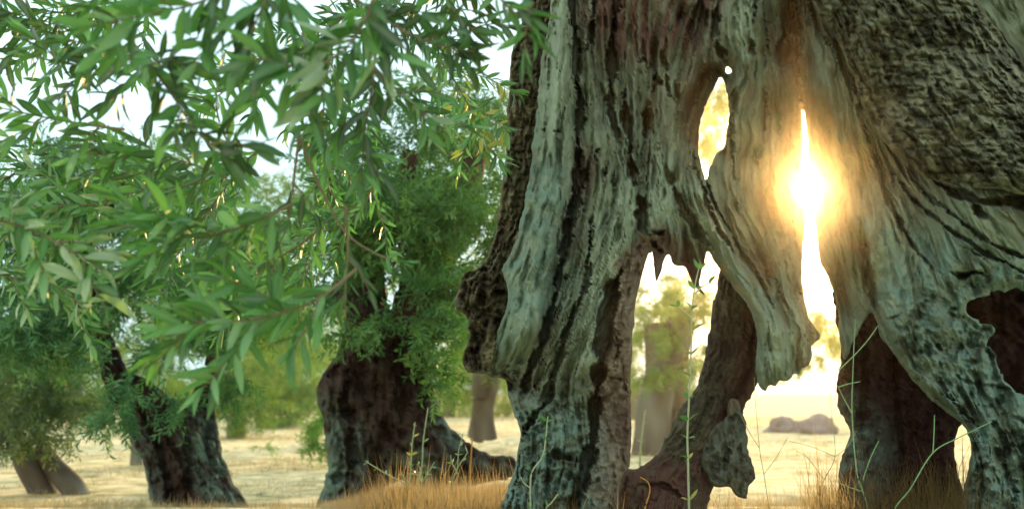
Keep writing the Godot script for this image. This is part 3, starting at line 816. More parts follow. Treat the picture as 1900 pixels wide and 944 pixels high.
# an olive branch: its line surveyed as x, y, depth; opposite pairs of leaves, each leaf a part
func branch(label: String, survey: Array, leaf_len: float, gap: float, sides: int, side_len: float, tones: Array, bare := 0.0, seed_ := 1, group := "leafy olive branches overhead") -> void:
	var r := RandomNumberGenerator.new()
	r.seed = seed_ * 131 + 7
	var ctl := []
	for i in survey.size() / 3:
		ctl.append(at(survey[3 * i], survey[3 * i + 1], survey[3 * i + 2]))
	var o: Vector3 = ctl[0]
	var root := thing("olive_branch", label, "branch", o, group)
	for i in ctl.size(): ctl[i] = ctl[i] - o
	var main := spline(ctl, 8)
	var twigs := [[main, 0.0030, 0.0012, bare]]
	var view: Vector3 = (ctl[0] + o - EYE).normalized()
	for k in sides:
		var f := lerpf(bare * 0.6 + 0.08, 0.9, (k + 0.5) / sides)
		var i0 := clampi(int(f * (main.size() - 1)), 0, main.size() - 2)
		var axis := (main[i0 + 1] - main[i0]).normalized()
		var out := axis.cross(view).normalized() * (1.0 if k % 2 == 0 else -1.0)
		out = out.rotated(axis, r.randf_range(-0.9, 0.9))
		var dir := (axis * 0.75 + out * r.randf_range(0.5, 0.9) + Vector3(0, 0.02, 0)).normalized()
		var l := side_len * r.randf_range(0.6, 1.2) * (1.0 - 0.35 * f)
		var line := PackedVector3Array()
		for q in 7:
			var s := q / 6.0
			line.append(main[i0] + dir * l * s + Vector3(0, -0.12 * l * s * s, 0) + out * 0.05 * l * sin(s * 4.0))
		twigs.append([line, 0.0018, 0.0009, 0.12])
	var st := SurfaceTool.new()
	st.begin(Mesh.PRIMITIVE_TRIANGLES)
	st.set_smooth_group(0)
	for t in twigs: tube(st, t[0], t[1], t[2])
	st.generate_normals()
	part("twig", st.commit(), M.twig, root)
	var count := 0
	for t in twigs:
		var line: PackedVector3Array = t[0]
		var total := 0.0
		for i in line.size() - 1: total += line[i].distance_to(line[i + 1])
		var s: float = total * t[3] + gap * 0.3
		var turn := r.randf() * PI
		while s < total and count < 290:
			var left := s
			var i := 0
			while i < line.size() - 2 and left > line[i].distance_to(line[i + 1]):
				left -= line[i].distance_to(line[i + 1])
				i += 1
			var axis := (line[i + 1] - line[i]).normalized()
			var p := line[i] + axis * left
			turn += PI / 2 + r.randf_range(-0.35, 0.35)
			var end := s + gap >= total
			for side in [0.0, PI]:
				if r.randf() < 0.07: continue
				var b := leaf_basis(axis, turn + side)
				var open := r.randf_range(0.55, 1.15) if not end else r.randf_range(0.15, 0.5)
				var dir := (axis * cos(open) + b.y * sin(open) + Vector3(0, -0.03, 0)).normalized()
				var lb := leaf_basis(dir, r.randf_range(-1.6, 1.6))
				var ln := leaf_len * r.randf_range(0.62, 1.08) * (0.75 if end else 1.0)
				var tone: int = tones[r.randi() % tones.size()]
				var m := MeshInstance3D.new()
				m.name = "leaf"
				m.mesh = leaves[tone * 4 + r.randi() % 4]
				m.material_override = M.leaf
				m.transform = Transform3D(lb * ln, p)
				root.add_child(m, true)
				count += 1
			s += gap * r.randf_range(0.5, 0.95)

# a crown: sprigs in soft clumps; clumps are x, y, depth, half width and half height in photo pixels, half depth in metres, how many
func crown(parent: Node3D, clumps: Array, size: float, tint_a: Color, tint_b: Color, seed_: int, called := "crown") -> void:
	var r := RandomNumberGenerator.new()
	r.seed = seed_
	var T := []
	var C := []
	for c: Array in clumps:
		var sub := []
		for k in maxi(3, int(c[6]) / 14):
			var v := Vector3(r.randfn(0, 0.5), r.randfn(0, 0.5), r.randfn(0, 0.5))
			if v.length() > 1.0: v = v.normalized() * r.randf()
			sub.append(v)
		for k in int(c[6]):
			var v: Vector3 = sub[r.randi() % sub.size()] + Vector3(r.randfn(0, 0.13), r.randfn(0, 0.13), r.randfn(0, 0.13))
			var p := at(c[0], c[1], c[2]) + look * Vector3(v.x * c[3] / F * c[2], v.y * c[4] / F * c[2], v.z * c[5])
			if p.y < ground_y(p.x, p.z) + 0.15: continue
			var dir := Vector3(v.x, -0.25 + 0.4 * v.y, v.z).normalized() + Vector3(r.randfn(0, 0.5), r.randfn(-0.25, 0.4), r.randfn(0, 0.5))
			T.append(Transform3D(leaf_basis(dir.normalized(), r.randf() * TAU) * size * r.randf_range(0.7, 1.3), p))
			C.append(tint_a.lerp(tint_b, clampf(r.randf() * 0.7 + 0.3 * sub.size() * 0.0 + 0.25 * n_lo.get_noise_3d(p.x * 120.0, p.y * 120.0, p.z * 120.0), 0.0, 1.0)))
	multi(called, sprigs[seed_ % 4], T, C, M.far_leaf, parent)

func multi(called: String, mesh: Mesh, T: Array, C: Array, m: Material, parent: Node3D) -> MultiMeshInstance3D:
	var mm := MultiMesh.new()
	mm.transform_format = MultiMesh.TRANSFORM_3D
	mm.use_colors = C.size() > 0
	mm.mesh = mesh
	mm.instance_count = T.size()
	var inv := parent.position if parent != self else Vector3.ZERO
	for i in T.size():
		var t: Transform3D = T[i]
		t.origin -= inv
		mm.set_instance_transform(i, t)
		if C.size(): mm.set_instance_color(i, C[i])
	var o := MultiMeshInstance3D.new()
	o.name = called
	o.multimesh = mm
	o.material_override = m
	o.set_meta("kind", "stuff")
	parent.add_child(o, true)
	return o

# ---------------------------------------------------------------- the grove behind
const LEAF_A := Color(0.05, 0.17, 0.06)
const LEAF_B := Color(0.15, 0.29, 0.10)

# a trunk with boughs as bent, fluted tubes: lines are [radius at start, radius at end, x, y, depth, ...]
func boughs(lines: Array, origin: Vector3, seed_: float, ca: Color, cb: Color) -> ArrayMesh:
	var V := PackedVector3Array()
	var C := PackedColorArray()
	var I := PackedInt32Array()
	for L: Array in lines:
		var ctl := []
		for i in (L.size() - 2) / 3:
			ctl.append(at(L[2 + 3 * i], L[3 + 3 * i], L[4 + 3 * i]))
		var line := spline(ctl, 10)
		var n := line.size()
		var first := V.size()
		for i in n:
			var dir := (line[mini(i + 1, n - 1)] - line[maxi(i - 1, 0)]).normalized()
			var b := leaf_basis(dir, 0.0)
			var s := float(i) / (n - 1)
			var r0 := lerpf(L[0], L[1], s)
			for k in 14:
				var a := TAU * k / 14.0
				var off := b.y * cos(a) + b.z * sin(a)
				var q := line[i] + off * r0
				var r := r0 * (1.0 + 0.5 * n_lo.get_noise_3d(cos(a) * 60.0, s * 60.0 + seed_ * 9.0, sin(a) * 60.0) + 0.22 * n_hi.get_noise_3d(cos(a) * 160.0, s * 70.0, sin(a) * 160.0 + seed_))
				V.append(line[i] + off * r - origin)
				C.append(ca.lerp(cb, clampf(0.5 + n_hi.get_noise_3d(q.x * 300.0, q.y * 90.0, q.z * 300.0), 0.0, 1.0)))
			if i:
				for k in 14:
					var k2 := (k + 1) % 14
					var o := first + 14 * (i - 1)
					I.append_array([o + k, o + 14 + k, o + k2, o + k2, o + 14 + k, o + 14 + k2])
	var st := SurfaceTool.new()
	st.create_from(mesh_of(V, PackedVector3Array(), C, I), 0)
	st.generate_normals()
	return st.commit()

func add_boughs(lines: Array, origin: Vector3, seed_: float, ca: Color, cb: Color, t: Node3D, called: String) -> void:
	for L: Array in lines:
		seed_ += 1.7
		part(called, boughs([L], origin, seed_, ca, cb), M.bark, t)

func base_at(x: float, y: float, d: float) -> Vector3:
	var p := at(x, y, d)
	p.y = ground_y(p.x, p.z)
	return p

func grove() -> void:
	var dark_a := Color(0.05, 0.032, 0.026)
	var dark_b := Color(0.028, 0.014, 0.013)
	var grey_a := Color(0.17, 0.19, 0.15)
	var grey_b := Color(0.09, 0.075, 0.055)
	# the great olive's own crown, above the picture
	var big: Node3D = get_node("ancient_olive_tree")
	var T := []
	var C := []
	for k in 2600:
		var v := Vector3(rng.randfn(0, 0.45), rng.randfn(0, 0.45), rng.randfn(0, 0.45))
		var p := Vector3(0.9, 4.3, -3.4) + v * Vector3(3.4, 1.0, 2.6)
		if p.y < 3.1 + 0.12 * absf(p.z + 3.0): continue
		T.append(Transform3D(leaf_basis(Vector3(v.x, -0.5, v.z).normalized(), rng.randf() * TAU) * 1.5, p))
		C.append(LEAF_A.lerp(LEAF_B, rng.randf()))
	multi("crown", sprigs[1], T, C, M.far_leaf, big)

	# broad gnarled olive in the middle
	var o := base_at(690, 935, 6.4)
	var t := thing("gnarled_olive_tree", "broad dark gnarled olive with a knob on its left flank and a spreading root", "tree", o, "olive trees of the grove")
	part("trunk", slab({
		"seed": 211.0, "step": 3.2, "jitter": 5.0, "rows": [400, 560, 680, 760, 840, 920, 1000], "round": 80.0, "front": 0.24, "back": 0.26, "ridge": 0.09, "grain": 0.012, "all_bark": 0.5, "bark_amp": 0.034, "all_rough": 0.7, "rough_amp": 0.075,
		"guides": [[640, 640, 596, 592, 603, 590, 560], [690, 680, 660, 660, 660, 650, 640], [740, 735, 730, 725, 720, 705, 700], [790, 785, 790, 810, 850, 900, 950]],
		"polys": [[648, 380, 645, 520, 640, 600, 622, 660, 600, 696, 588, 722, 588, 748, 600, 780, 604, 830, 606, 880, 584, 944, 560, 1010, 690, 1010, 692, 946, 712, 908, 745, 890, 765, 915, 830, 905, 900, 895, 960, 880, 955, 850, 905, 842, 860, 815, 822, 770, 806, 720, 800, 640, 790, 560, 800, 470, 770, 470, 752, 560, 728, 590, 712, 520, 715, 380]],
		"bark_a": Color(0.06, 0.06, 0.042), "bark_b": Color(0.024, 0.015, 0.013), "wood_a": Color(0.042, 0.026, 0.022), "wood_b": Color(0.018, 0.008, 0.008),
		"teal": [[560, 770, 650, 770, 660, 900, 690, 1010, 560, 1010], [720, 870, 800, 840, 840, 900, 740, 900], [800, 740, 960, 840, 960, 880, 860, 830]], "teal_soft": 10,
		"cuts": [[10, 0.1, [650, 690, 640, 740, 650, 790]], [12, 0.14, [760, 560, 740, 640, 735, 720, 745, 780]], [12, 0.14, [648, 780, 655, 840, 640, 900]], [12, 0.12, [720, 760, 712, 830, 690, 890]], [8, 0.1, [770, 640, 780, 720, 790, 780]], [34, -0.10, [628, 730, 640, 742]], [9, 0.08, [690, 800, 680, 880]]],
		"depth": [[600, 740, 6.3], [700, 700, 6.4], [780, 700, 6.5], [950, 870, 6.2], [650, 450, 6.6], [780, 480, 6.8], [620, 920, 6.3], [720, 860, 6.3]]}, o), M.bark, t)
	add_boughs([[0.14, 0.09, 770, 620, 6.6, 800, 480, 6.8, 850, 380, 7.0, 880, 280, 7.2], [0.16, 0.07, 672, 560, 6.6, 650, 430, 6.7, 600, 330, 6.6], [0.09, 0.04, 690, 480, 6.6, 740, 380, 6.5, 760, 280, 6.4]], o, 3.0, dark_a, dark_b, t, "bough")
	crown(t, [[760, 440, 6.5, 150, 100, 0.8, 380], [860, 560, 6.6, 70, 120, 0.6, 170], [690, 400, 6.4, 120, 90, 0.7, 240], [820, 330, 6.8, 130, 110, 0.9, 300], [690, 590, 6.1, 40, 50, 0.3, 34], [800, 580, 6.0, 60, 50, 0.4, 60], [560, 520, 6.6, 80, 100, 0.6, 130], [815, 680, 6.2, 30, 40, 0.3, 26], [900, 420, 6.6, 60, 110, 0.6, 130], [800, 215, 7.2, 130, 90, 0.9, 150], [640, 290, 6.9, 90, 70, 0.8, 120], [890, 220, 7.2, 70, 110, 0.8, 110]], 1.0, LEAF_A, LEAF_B, 21)

	# leaning olive on the left
	o = base_at(350, 950, 7.2)
	t = thing("leaning_olive_tree", "dark olive with a thick trunk leaning to the left and forking low", "tree", o, "olive trees of the grove")
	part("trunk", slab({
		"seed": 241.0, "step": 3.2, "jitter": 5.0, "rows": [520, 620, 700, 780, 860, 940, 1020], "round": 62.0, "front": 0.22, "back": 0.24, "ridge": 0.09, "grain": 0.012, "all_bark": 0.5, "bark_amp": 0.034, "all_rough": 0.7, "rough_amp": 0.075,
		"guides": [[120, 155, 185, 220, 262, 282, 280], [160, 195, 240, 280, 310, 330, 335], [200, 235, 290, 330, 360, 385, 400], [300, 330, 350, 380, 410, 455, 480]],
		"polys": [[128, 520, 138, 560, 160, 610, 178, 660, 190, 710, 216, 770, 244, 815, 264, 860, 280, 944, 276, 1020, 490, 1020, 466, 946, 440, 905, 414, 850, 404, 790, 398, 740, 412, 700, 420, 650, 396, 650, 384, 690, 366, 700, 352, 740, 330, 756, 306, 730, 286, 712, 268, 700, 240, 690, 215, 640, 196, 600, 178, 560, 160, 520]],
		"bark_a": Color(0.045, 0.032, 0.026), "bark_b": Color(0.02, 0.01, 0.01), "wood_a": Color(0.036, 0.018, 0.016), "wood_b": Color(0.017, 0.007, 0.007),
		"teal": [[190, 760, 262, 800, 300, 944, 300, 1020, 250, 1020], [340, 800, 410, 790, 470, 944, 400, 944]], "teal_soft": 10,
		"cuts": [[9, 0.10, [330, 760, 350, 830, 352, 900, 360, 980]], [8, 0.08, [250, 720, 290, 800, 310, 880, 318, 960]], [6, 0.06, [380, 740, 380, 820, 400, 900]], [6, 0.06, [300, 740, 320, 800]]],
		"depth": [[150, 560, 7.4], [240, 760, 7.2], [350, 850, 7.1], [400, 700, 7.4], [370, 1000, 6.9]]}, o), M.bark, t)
	add_boughs([[0.10, 0.05, 150, 560, 7.4, 140, 470, 7.5, 190, 400, 7.4, 230, 330, 7.3], [0.10, 0.05, 405, 680, 7.4, 420, 580, 7.5, 460, 480, 7.4], [0.07, 0.03, 190, 650, 7.2, 110, 560, 6.9, 40, 500, 6.8]], o, 5.0, dark_a, dark_b, t, "bough")
	crown(t, [[90, 610, 6.7, 100, 90, 0.6, 330], [60, 520, 7.0, 110, 100, 0.8, 300], [270, 500, 7.8, 130, 80, 0.5, 240], [330, 640, 6.9, 60, 40, 0.3, 70], [180, 400, 7.4, 180, 90, 0.8, 330], [420, 560, 7.4, 90, 90, 0.6, 170], [230, 740, 6.6, 40, 50, 0.3, 40], [40, 400, 7.2, 90, 90, 0.6, 160], [440, 700, 7.4, 40, 60, 0.3, 40], [340, 740, 6.8, 25, 30, 0.2, 16], [300, 330, 7.6, 200, 70, 0.9, 170], [90, 300, 7.6, 120, 60, 0.9, 100], [460, 420, 7.6, 100, 90, 0.8, 130]], 1.0, Color(0.055, 0.19, 0.085), Color(0.16, 0.31, 0.16), 22)

	# slender olive with two stems, far left
	o = base_at(90, 935, 8.6)
	t = thing("twin_stemmed_olive_tree", "small olive with two slender stems leaning left at the field's left edge", "tree", o, "olive trees of the grove")
	part("stem", boughs([[0.11, 0.065, 105, 958, 8.6, 80, 910, 8.6, 45, 850, 8.6, 20, 800, 8.7, -20, 740, 8.7]], o, 7.0, grey_a, grey_b), M.bark, t)
	part("stem", boughs([[0.09, 0.05, 160, 945, 8.5, 135, 905, 8.5, 95, 862, 8.6, 75, 820, 8.6, 60, 740, 8.6]], o, 8.0, grey_a, grey_b), M.bark, t)
	crown(t, [[60, 700, 8.4, 150, 80, 0.8, 380], [-30, 620, 8.6, 120, 120, 0.9, 200], [140, 780, 8.4, 60, 40, 0.4, 60], [30, 790, 8.4, 60, 40, 0.4, 70]], 1.0, Color(0.09, 0.17, 0.085), Color(0.22, 0.27, 0.13), 23)

	# farther olives: x of the foot, foot y, depth, trunk radius, crown clumps
	var rows := [
		["short dark olive trunk standing in the field beyond the leaning olive", 255, 890, 12.0, 0.07, [[255, 890, 12, 253, 850, 12, 250, 800, 12]], [[250, 720, 12.0, 110, 70, 1.0, 200], [180, 640, 12.0, 120, 80, 1.0, 180], [420, 430, 11.6, 140, 110, 1.0, 360], [530, 560, 12.0, 110, 80, 1.0, 280], [80, 420, 12.0, 130, 110, 1.0, 300], [300, 330, 12.0, 150, 80, 1.0, 220], [360, 600, 12.0, 120, 80, 1.0, 240], [540, 400, 12.0, 110, 90, 1.0, 230], [180, 520, 12.0, 120, 80, 1.0, 200]]],
		["olive with yellowish leaves standing behind the gnarled olive's root", 900, 815, 15.0, 0.13, [[905, 815, 15, 902, 760, 15, 915, 700, 15], [885, 812, 15.2, 892, 740, 15, 890, 690, 15]], [[880, 640, 15.0, 90, 90, 1.3, 260], [940, 560, 15.0, 90, 120, 1.3, 220], [830, 700, 15.0, 60, 40, 0.8, 90], [930, 400, 15.0, 60, 120, 1.2, 170], [640, 470, 15.0, 120, 120, 1.2, 260], [910, 260, 15.0, 60, 120, 1.0, 130], [920, 520, 15.0, 60, 90, 1.0, 150], [920, 690, 15.0, 60, 40, 0.8, 110]]],
		["pale hazy olive standing in the field between the two big dark olives", 440, 815, 20.0, 0.16, [[440, 815, 20, 436, 770, 20, 440, 720, 20]], [[440, 690, 20.0, 70, 50, 1.6, 170], [500, 620, 20.0, 100, 90, 2.0, 260], [400, 610, 20.0, 80, 80, 2.0, 200], [450, 780, 19.5, 26, 26, 0.5, 50], [450, 735, 20.0, 90, 34, 1.4, 200]]],
		["grey twin-trunked olive seen through the arch of the hollow trunk", 1225, 843, 14.0, 0.24, [[1210, 848, 14, 1214, 770, 14, 1226, 690, 14, 1220, 600, 14], [1252, 842, 14.2, 1256, 760, 14.2, 1246, 680, 14, 1264, 590, 14]], [[1245, 610, 13.6, 56, 50, 0.8, 170], [1215, 690, 13.4, 44, 40, 0.5, 80], [1290, 560, 13.6, 34, 44, 0.7, 100], [1230, 540, 13.2, 40, 34, 0.7, 70], [1325, 230, 13.0, 34, 90, 0.7, 110], [1300, 660, 13.6, 26, 60, 0.5, 60], [1530, 600, 13.0, 26, 60, 0.5, 60], [1520, 660, 13.5, 40, 30, 0.6, 60]]],
		["far olive crown glowing against the light through the foot of the slit", 1590, 740, 34.0, 0.3, [[1590, 745, 34, 1592, 700, 34, 1588, 660, 34]], [[1530, 610, 34.0, 60, 50, 2.0, 100], [1490, 650, 34.0, 40, 40, 1.6, 50], [1440, 640, 34.0, 60, 60, 1.6, 80]]],
		["far pale olive at the field's edge left of the gnarled olive", 545, 782, 36.0, 0.25, [[545, 782, 36, 545, 750, 36, 548, 720, 36]], [[545, 700, 36.0, 80, 60, 3.0, 260], [600, 640, 36.0, 90, 80, 3.0, 240], [480, 660, 36.0, 70, 80, 3.0, 220]]],
		["far olive at the field's edge behind the twin-stemmed olive", 140, 790, 38.0, 0.25, [[140, 790, 38, 142, 760, 38, 140, 720, 38]], [[140, 690, 38.0, 120, 80, 3.0, 300], [20, 680, 38.0, 100, 90, 3.0, 240], [280, 680, 38.0, 90, 80, 3.0, 240]]],
		["far olive crown at the field's edge right of the gnarled olive", 830, 775, 40.0, 0.25, [[830, 775, 40, 832, 740, 40, 830, 700, 40]], [[850, 670, 40.0, 110, 90, 3.0, 280], [740, 660, 40.0, 80, 90, 3.0, 180], [950, 680, 40.0, 70, 80, 3.0, 180]]],
		["low-branched olive filling the gap between the leaning and the gnarled olives", 520, 790, 27.0, 0.22, [[520, 792, 27, 522, 760, 27, 516, 730, 27]], [[520, 710, 27.0, 70, 60, 2.0, 300], [470, 640, 27.0, 70, 70, 2.0, 220], [580, 720, 27.0, 50, 50, 1.6, 170], [540, 580, 27.0, 90, 70, 2.0, 220], [515, 770, 26.0, 50, 24, 1.0, 120]]],
		["broad far olive whose crown fills the view left of the leaning olive", 60, 800, 26.0, 0.22, [[60, 802, 26, 62, 760, 26, 56, 720, 26]], [[60, 700, 26.0, 120, 70, 2.0, 330], [-20, 560, 26.0, 90, 110, 2.0, 220], [170, 640, 26.0, 80, 80, 2.0, 200], [320, 690, 26.0, 70, 60, 2.0, 200]]],
		["pale green far olive seen between the inner leg and the left leg", 1180, 775, 30.0, 0.2, [[1180, 778, 30, 1180, 740, 30, 1184, 710, 30]], [[1180, 690, 30.0, 50, 60, 1.6, 170], [1290, 700, 30.0, 40, 60, 1.6, 120], [1240, 560, 30.0, 90, 60, 2.0, 110], [1330, 220, 30.0, 40, 110, 1.6, 90]]],
		["tall sparse far olive behind the great trunk's left edge", 890, 790, 24.0, 0.2, [[890, 792, 24, 894, 740, 24, 890, 690, 24]], [[900, 470, 24.0, 70, 120, 1.6, 160], [870, 640, 24.0, 80, 70, 1.8, 220], [840, 250, 24.0, 120, 120, 1.8, 150]]]]
	var k := 0
	for w: Array in rows:
		k += 1
		o = base_at(w[1], w[2], w[3])
		t = thing("distant_olive_tree", w[0], "tree", o, "olive trees of the grove")
		for L: Array in w[5]:
			part("trunk", boughs([[w[4], w[4] * 0.7] + L], o, 10.0 + k, grey_a, grey_b), M.bark, t)
		var far: float = w[3]
		crown(t, w[6], 1.0 if far < 16.0 else 1.6 if far < 30.0 else 2.6, Color(0.13, 0.26, 0.08), Color(0.30, 0.38, 0.13), 30 + k)


	var hedge := [["round bush at the field edge left of the short dark trunk", 160, 775, 41.0], ["pale green bush at the field edge between the short trunk and the leaning olive", 300, 778, 42.0], ["bright bush at the field edge just right of the leaning olive", 430, 776, 39.0], ["green bush at the field edge touching the gnarled olive's left outline", 575, 772, 43.0], ["green bush at the far field edge behind the gnarled olive's spreading root", 860, 772, 41.0], ["yellowish bush at the far field edge beside the great trunk's left foot", 930, 774, 40.0], ["bush at the far field edge at the extreme left", 20, 778, 40.0]]
	for h: Array in hedge:
		var hb := thing("field_bush", h[0], "bush", base_at(h[1], h[2], h[3]), "bushes along the far field edge")
		crown(hb, [[h[1], h[2] - 32.0, h[3], 85, 40, 2.0, 330]], 2.2, Color(0.15, 0.30, 0.08), Color(0.36, 0.44, 0.14), 200 + int(h[1]), "foliage")

# ---------------------------------------------------------------- branches hanging close to the camera
func branches() -> void:
	var deep := [0, 0, 0, 1, 1, 2, 3]
	var mid := [0, 1, 1, 2, 2, 3, 3, 4]
	var pale := [1, 2, 3, 4, 4, 5, 5]
	# big leaves, nearest
	branch("big-leaved olive branch slanting down right across the upper left, darkest leaves of all", [210, 40, 1.99, 300, 150, 1.89, 370, 250, 1.82, 430, 300, 1.80], 0.090, 0.022, 3, 0.12, deep, 0.1, 1)
	branch("olive branch along the top edge left of centre, long leaves pointing left and down", [470, -60, 1.82, 380, 0, 1.77, 260, 30, 1.71, 150, 50, 1.71], 0.095, 0.024, 3, 0.12, mid, 0.1, 2)
	branch("olive branch at the top edge with long leaves hanging straight down", [520, -90, 1.82, 500, -20, 1.80, 470, 50, 1.78, 440, 110, 1.78], 0.095, 0.024, 3, 0.14, mid, 0.0, 3)
	branch("olive branch with the widest fan of large leaves, above the bare hanging twig", [720, -70, 1.82, 680, 30, 1.77, 640, 90, 1.71, 570, 130, 1.69, 500, 140, 1.69], 0.095, 0.020, 4, 0.13, [0, 1, 1, 2, 3, 5], 0.1, 4)
	branch("olive branch reaching right to the great trunk's bark, ending in a star of dark leaves", [620, -30, 1.99, 720, 40, 1.96, 800, 80, 1.94, 880, 96, 1.92], 0.087, 0.024, 4, 0.12, deep, 0.15, 5)
	branch("olive shoot hanging straight down with whorls of narrow leaves above the gnarled olive", [700, 60, 1.99, 690, 160, 1.98, 676, 250, 1.97, 670, 340, 1.96], 0.078, 0.022, 3, 0.09, deep, 0.15, 6)
	branch("olive sprig with pale drooping leaves between the hanging shoot and the great trunk", [690, 120, 2.17, 750, 180, 2.17, 800, 220, 2.17, 830, 250, 2.17], 0.073, 0.026, 3, 0.12, pale, 0.2, 7)
	branch("bare curving olive twig with a small tuft of leaves at its lower tip", [555, 255, 2.05, 590, 340, 2.05, 640, 430, 2.05, 700, 472, 2.05, 745, 486, 2.05], 0.058, 0.020, 0, 0.1, mid, 0.85, 8)
	branch("thin brown olive twig hanging vertically with sparse leaves halfway down", [556, 240, 2.05, 545, 330, 2.05, 532, 420, 2.05, 490, 500, 2.05], 0.067, 0.05, 3, 0.10, deep, 0.35, 9)
	branch("olive branch reaching right across the left middle, leaves swept to the left", [540, 380, 1.99, 450, 420, 1.98, 370, 440, 1.96, 290, 425, 1.94, 220, 420, 1.94], 0.090, 0.022, 4, 0.13, [1, 1, 2, 2, 3, 4], 0.1, 10)
	branch("lowest olive branch, bright green leaves sweeping left below the hanging twigs", [660, 500, 1.94, 580, 560, 1.92, 480, 590, 1.89, 380, 600, 1.88, 290, 610, 1.87], 0.090, 0.020, 5, 0.15, [1, 2, 2, 3, 3, 4], 0.12, 11)
	branch("olive sprig with one long drooping leaf beside the gnarled olive's left edge", [640, 380, 2.11, 645, 460, 2.11, 640, 540, 2.10, 640, 590, 2.09], 0.067, 0.034, 2, 0.08, deep, 0.3, 12)
	branch("olive sprig crossing the bark at the great trunk's top left", [900, -40, 1.82, 940, 10, 1.82, 975, 40, 1.82, 990, 60, 1.82], 0.076, 0.026, 2, 0.08, mid, 0.2, 13)
	branch("dark olive branch in the top left corner pointing left", [330, 130, 2.17, 230, 110, 2.17, 140, 120, 2.17, 60, 105, 2.17], 0.081, 0.024, 4, 0.13, deep, 0.1, 14)
	branch("olive branch at the left edge with upturned leaves over the bright sky gap", [230, 240, 2.17, 150, 230, 2.17, 70, 215, 2.17, 0, 200, 2.17], 0.072, 0.024, 4, 0.13, mid, 0.1, 15)
	branch("pale silvery olive branch drooping at the left edge halfway down", [-60, 400, 1.99, 40, 420, 1.94, 120, 460, 1.92, 190, 500, 1.92], 0.078, 0.022, 4, 0.12, pale, 0.05, 16)
	branch("olive branch of narrow upright leaves left of the wide leaf fan", [470, 320, 2.17, 420, 260, 2.17, 400, 190, 2.17, 410, 120, 2.17], 0.074, 0.024, 4, 0.12, mid, 0.05, 17)
	# smaller leaves farther off
	branch("fine-leaved olive branch behind the dark corner branch at the upper left", [300, -30, 2.96, 200, 40, 2.96, 90, 60, 2.96, -20, 50, 2.96], 0.069, 0.020, 8, 0.24, mid, 0.0, 21)
	branch("fine-leaved olive branch filling the left edge below the sky gap", [330, 330, 2.85, 220, 320, 2.85, 110, 330, 2.85, -20, 310, 2.85], 0.067, 0.018, 9, 0.24, mid, 0.0, 22)
	branch("fine-leaved silvery olive branch above the drooping pale one at the left edge", [260, 400, 2.74, 160, 380, 2.74, 60, 390, 2.74, -30, 400, 2.74], 0.067, 0.018, 8, 0.22, pale, 0.0, 23)
	branch("fine-leaved olive branch behind the left middle branch, hanging leaves", [430, 330, 2.96, 380, 400, 2.96, 330, 470, 2.96, 270, 520, 2.96], 0.067, 0.019, 8, 0.22, mid, 0.0, 24)
	branch("fine-leaved olive branch behind the wide leaf fan near the top", [640, 30, 2.96, 560, 90, 2.96, 470, 150, 2.96, 380, 170, 2.96], 0.067, 0.020, 7, 0.22, mid, 0.0, 25)
	branch("fine-leaved olive branch hanging behind the shoot with whorled leaves", [620, 120, 3.08, 640, 220, 3.08, 620, 310, 3.08, 600, 380, 3.08], 0.067, 0.020, 7, 0.2, mid, 0.0, 26)
	branch("yellowish olive branch close beside the great trunk's upper bark", [760, 60, 3.31, 830, 130, 3.31, 880, 220, 3.31, 900, 300, 3.31], 0.067, 0.020, 7, 0.22, [1, 2, 3, 4, 6], 0.0, 27)
	branch("fine-leaved olive branch behind the lowest bright branch", [600, 470, 2.85, 520, 520, 2.85, 440, 540, 2.85, 350, 540, 2.85], 0.067, 0.019, 7, 0.2, mid, 0.0, 28)
	branch("small-leaved olive branch along the top edge between the fans of large leaves", [860, -50, 2.96, 780, 10, 2.96, 690, 30, 2.96, 600, 20, 2.96], 0.067, 0.020, 7, 0.2, deep, 0.0, 29)

	branch("small dark olive branch in the extreme top left corner above the bright gap", [200, -20, 2.51, 130, 30, 2.51, 60, 50, 2.51, -20, 40, 2.51], 0.076, 0.022, 6, 0.16, deep, 0.0, 31)
	branch("olive branch with crowded upright leaves left of the wide sky gap, under the slanting branch", [420, 330, 2.28, 340, 300, 2.28, 250, 280, 2.28, 170, 290, 2.28], 0.074, 0.022, 6, 0.15, mid, 0.0, 32)
	branch("olive branch with dark leaves hanging above the star of leaves near the great trunk", [800, -60, 2.39, 830, 0, 2.39, 860, 40, 2.39, 900, 70, 2.39], 0.074, 0.024, 5, 0.14, deep, 0.0, 33)
	branch("olive branch with leaves in pairs just left of the hanging whorled shoot", [560, 60, 2.22, 590, 140, 2.22, 600, 210, 2.22, 580, 270, 2.22], 0.078, 0.022, 5, 0.13, mid, 0.0, 34)
	branch("olive spray of mixed leaves in the left middle above the swept branch", [480, 280, 2.51, 400, 330, 2.51, 310, 350, 2.51, 220, 360, 2.51], 0.069, 0.020, 6, 0.16, mid, 0.0, 35)
	branch("olive spray at the left edge under the pale drooping branch", [-40, 500, 2.62, 40, 520, 2.62, 110, 540, 2.62, 170, 580, 2.62], 0.063, 0.020, 6, 0.16, pale, 0.0, 36)
	branch("olive spray of small leaves behind the bare curving twig", [700, 330, 2.96, 660, 400, 2.96, 600, 430, 2.96, 540, 440, 2.96], 0.063, 0.020, 6, 0.18, mid, 0.0, 37)
	branch("olive spray between the lowest branch and the one swept left", [600, 420, 2.39, 530, 470, 2.39, 450, 500, 2.39, 370, 500, 2.39], 0.072, 0.022, 6, 0.15, [1, 2, 3, 4], 0.0, 38)
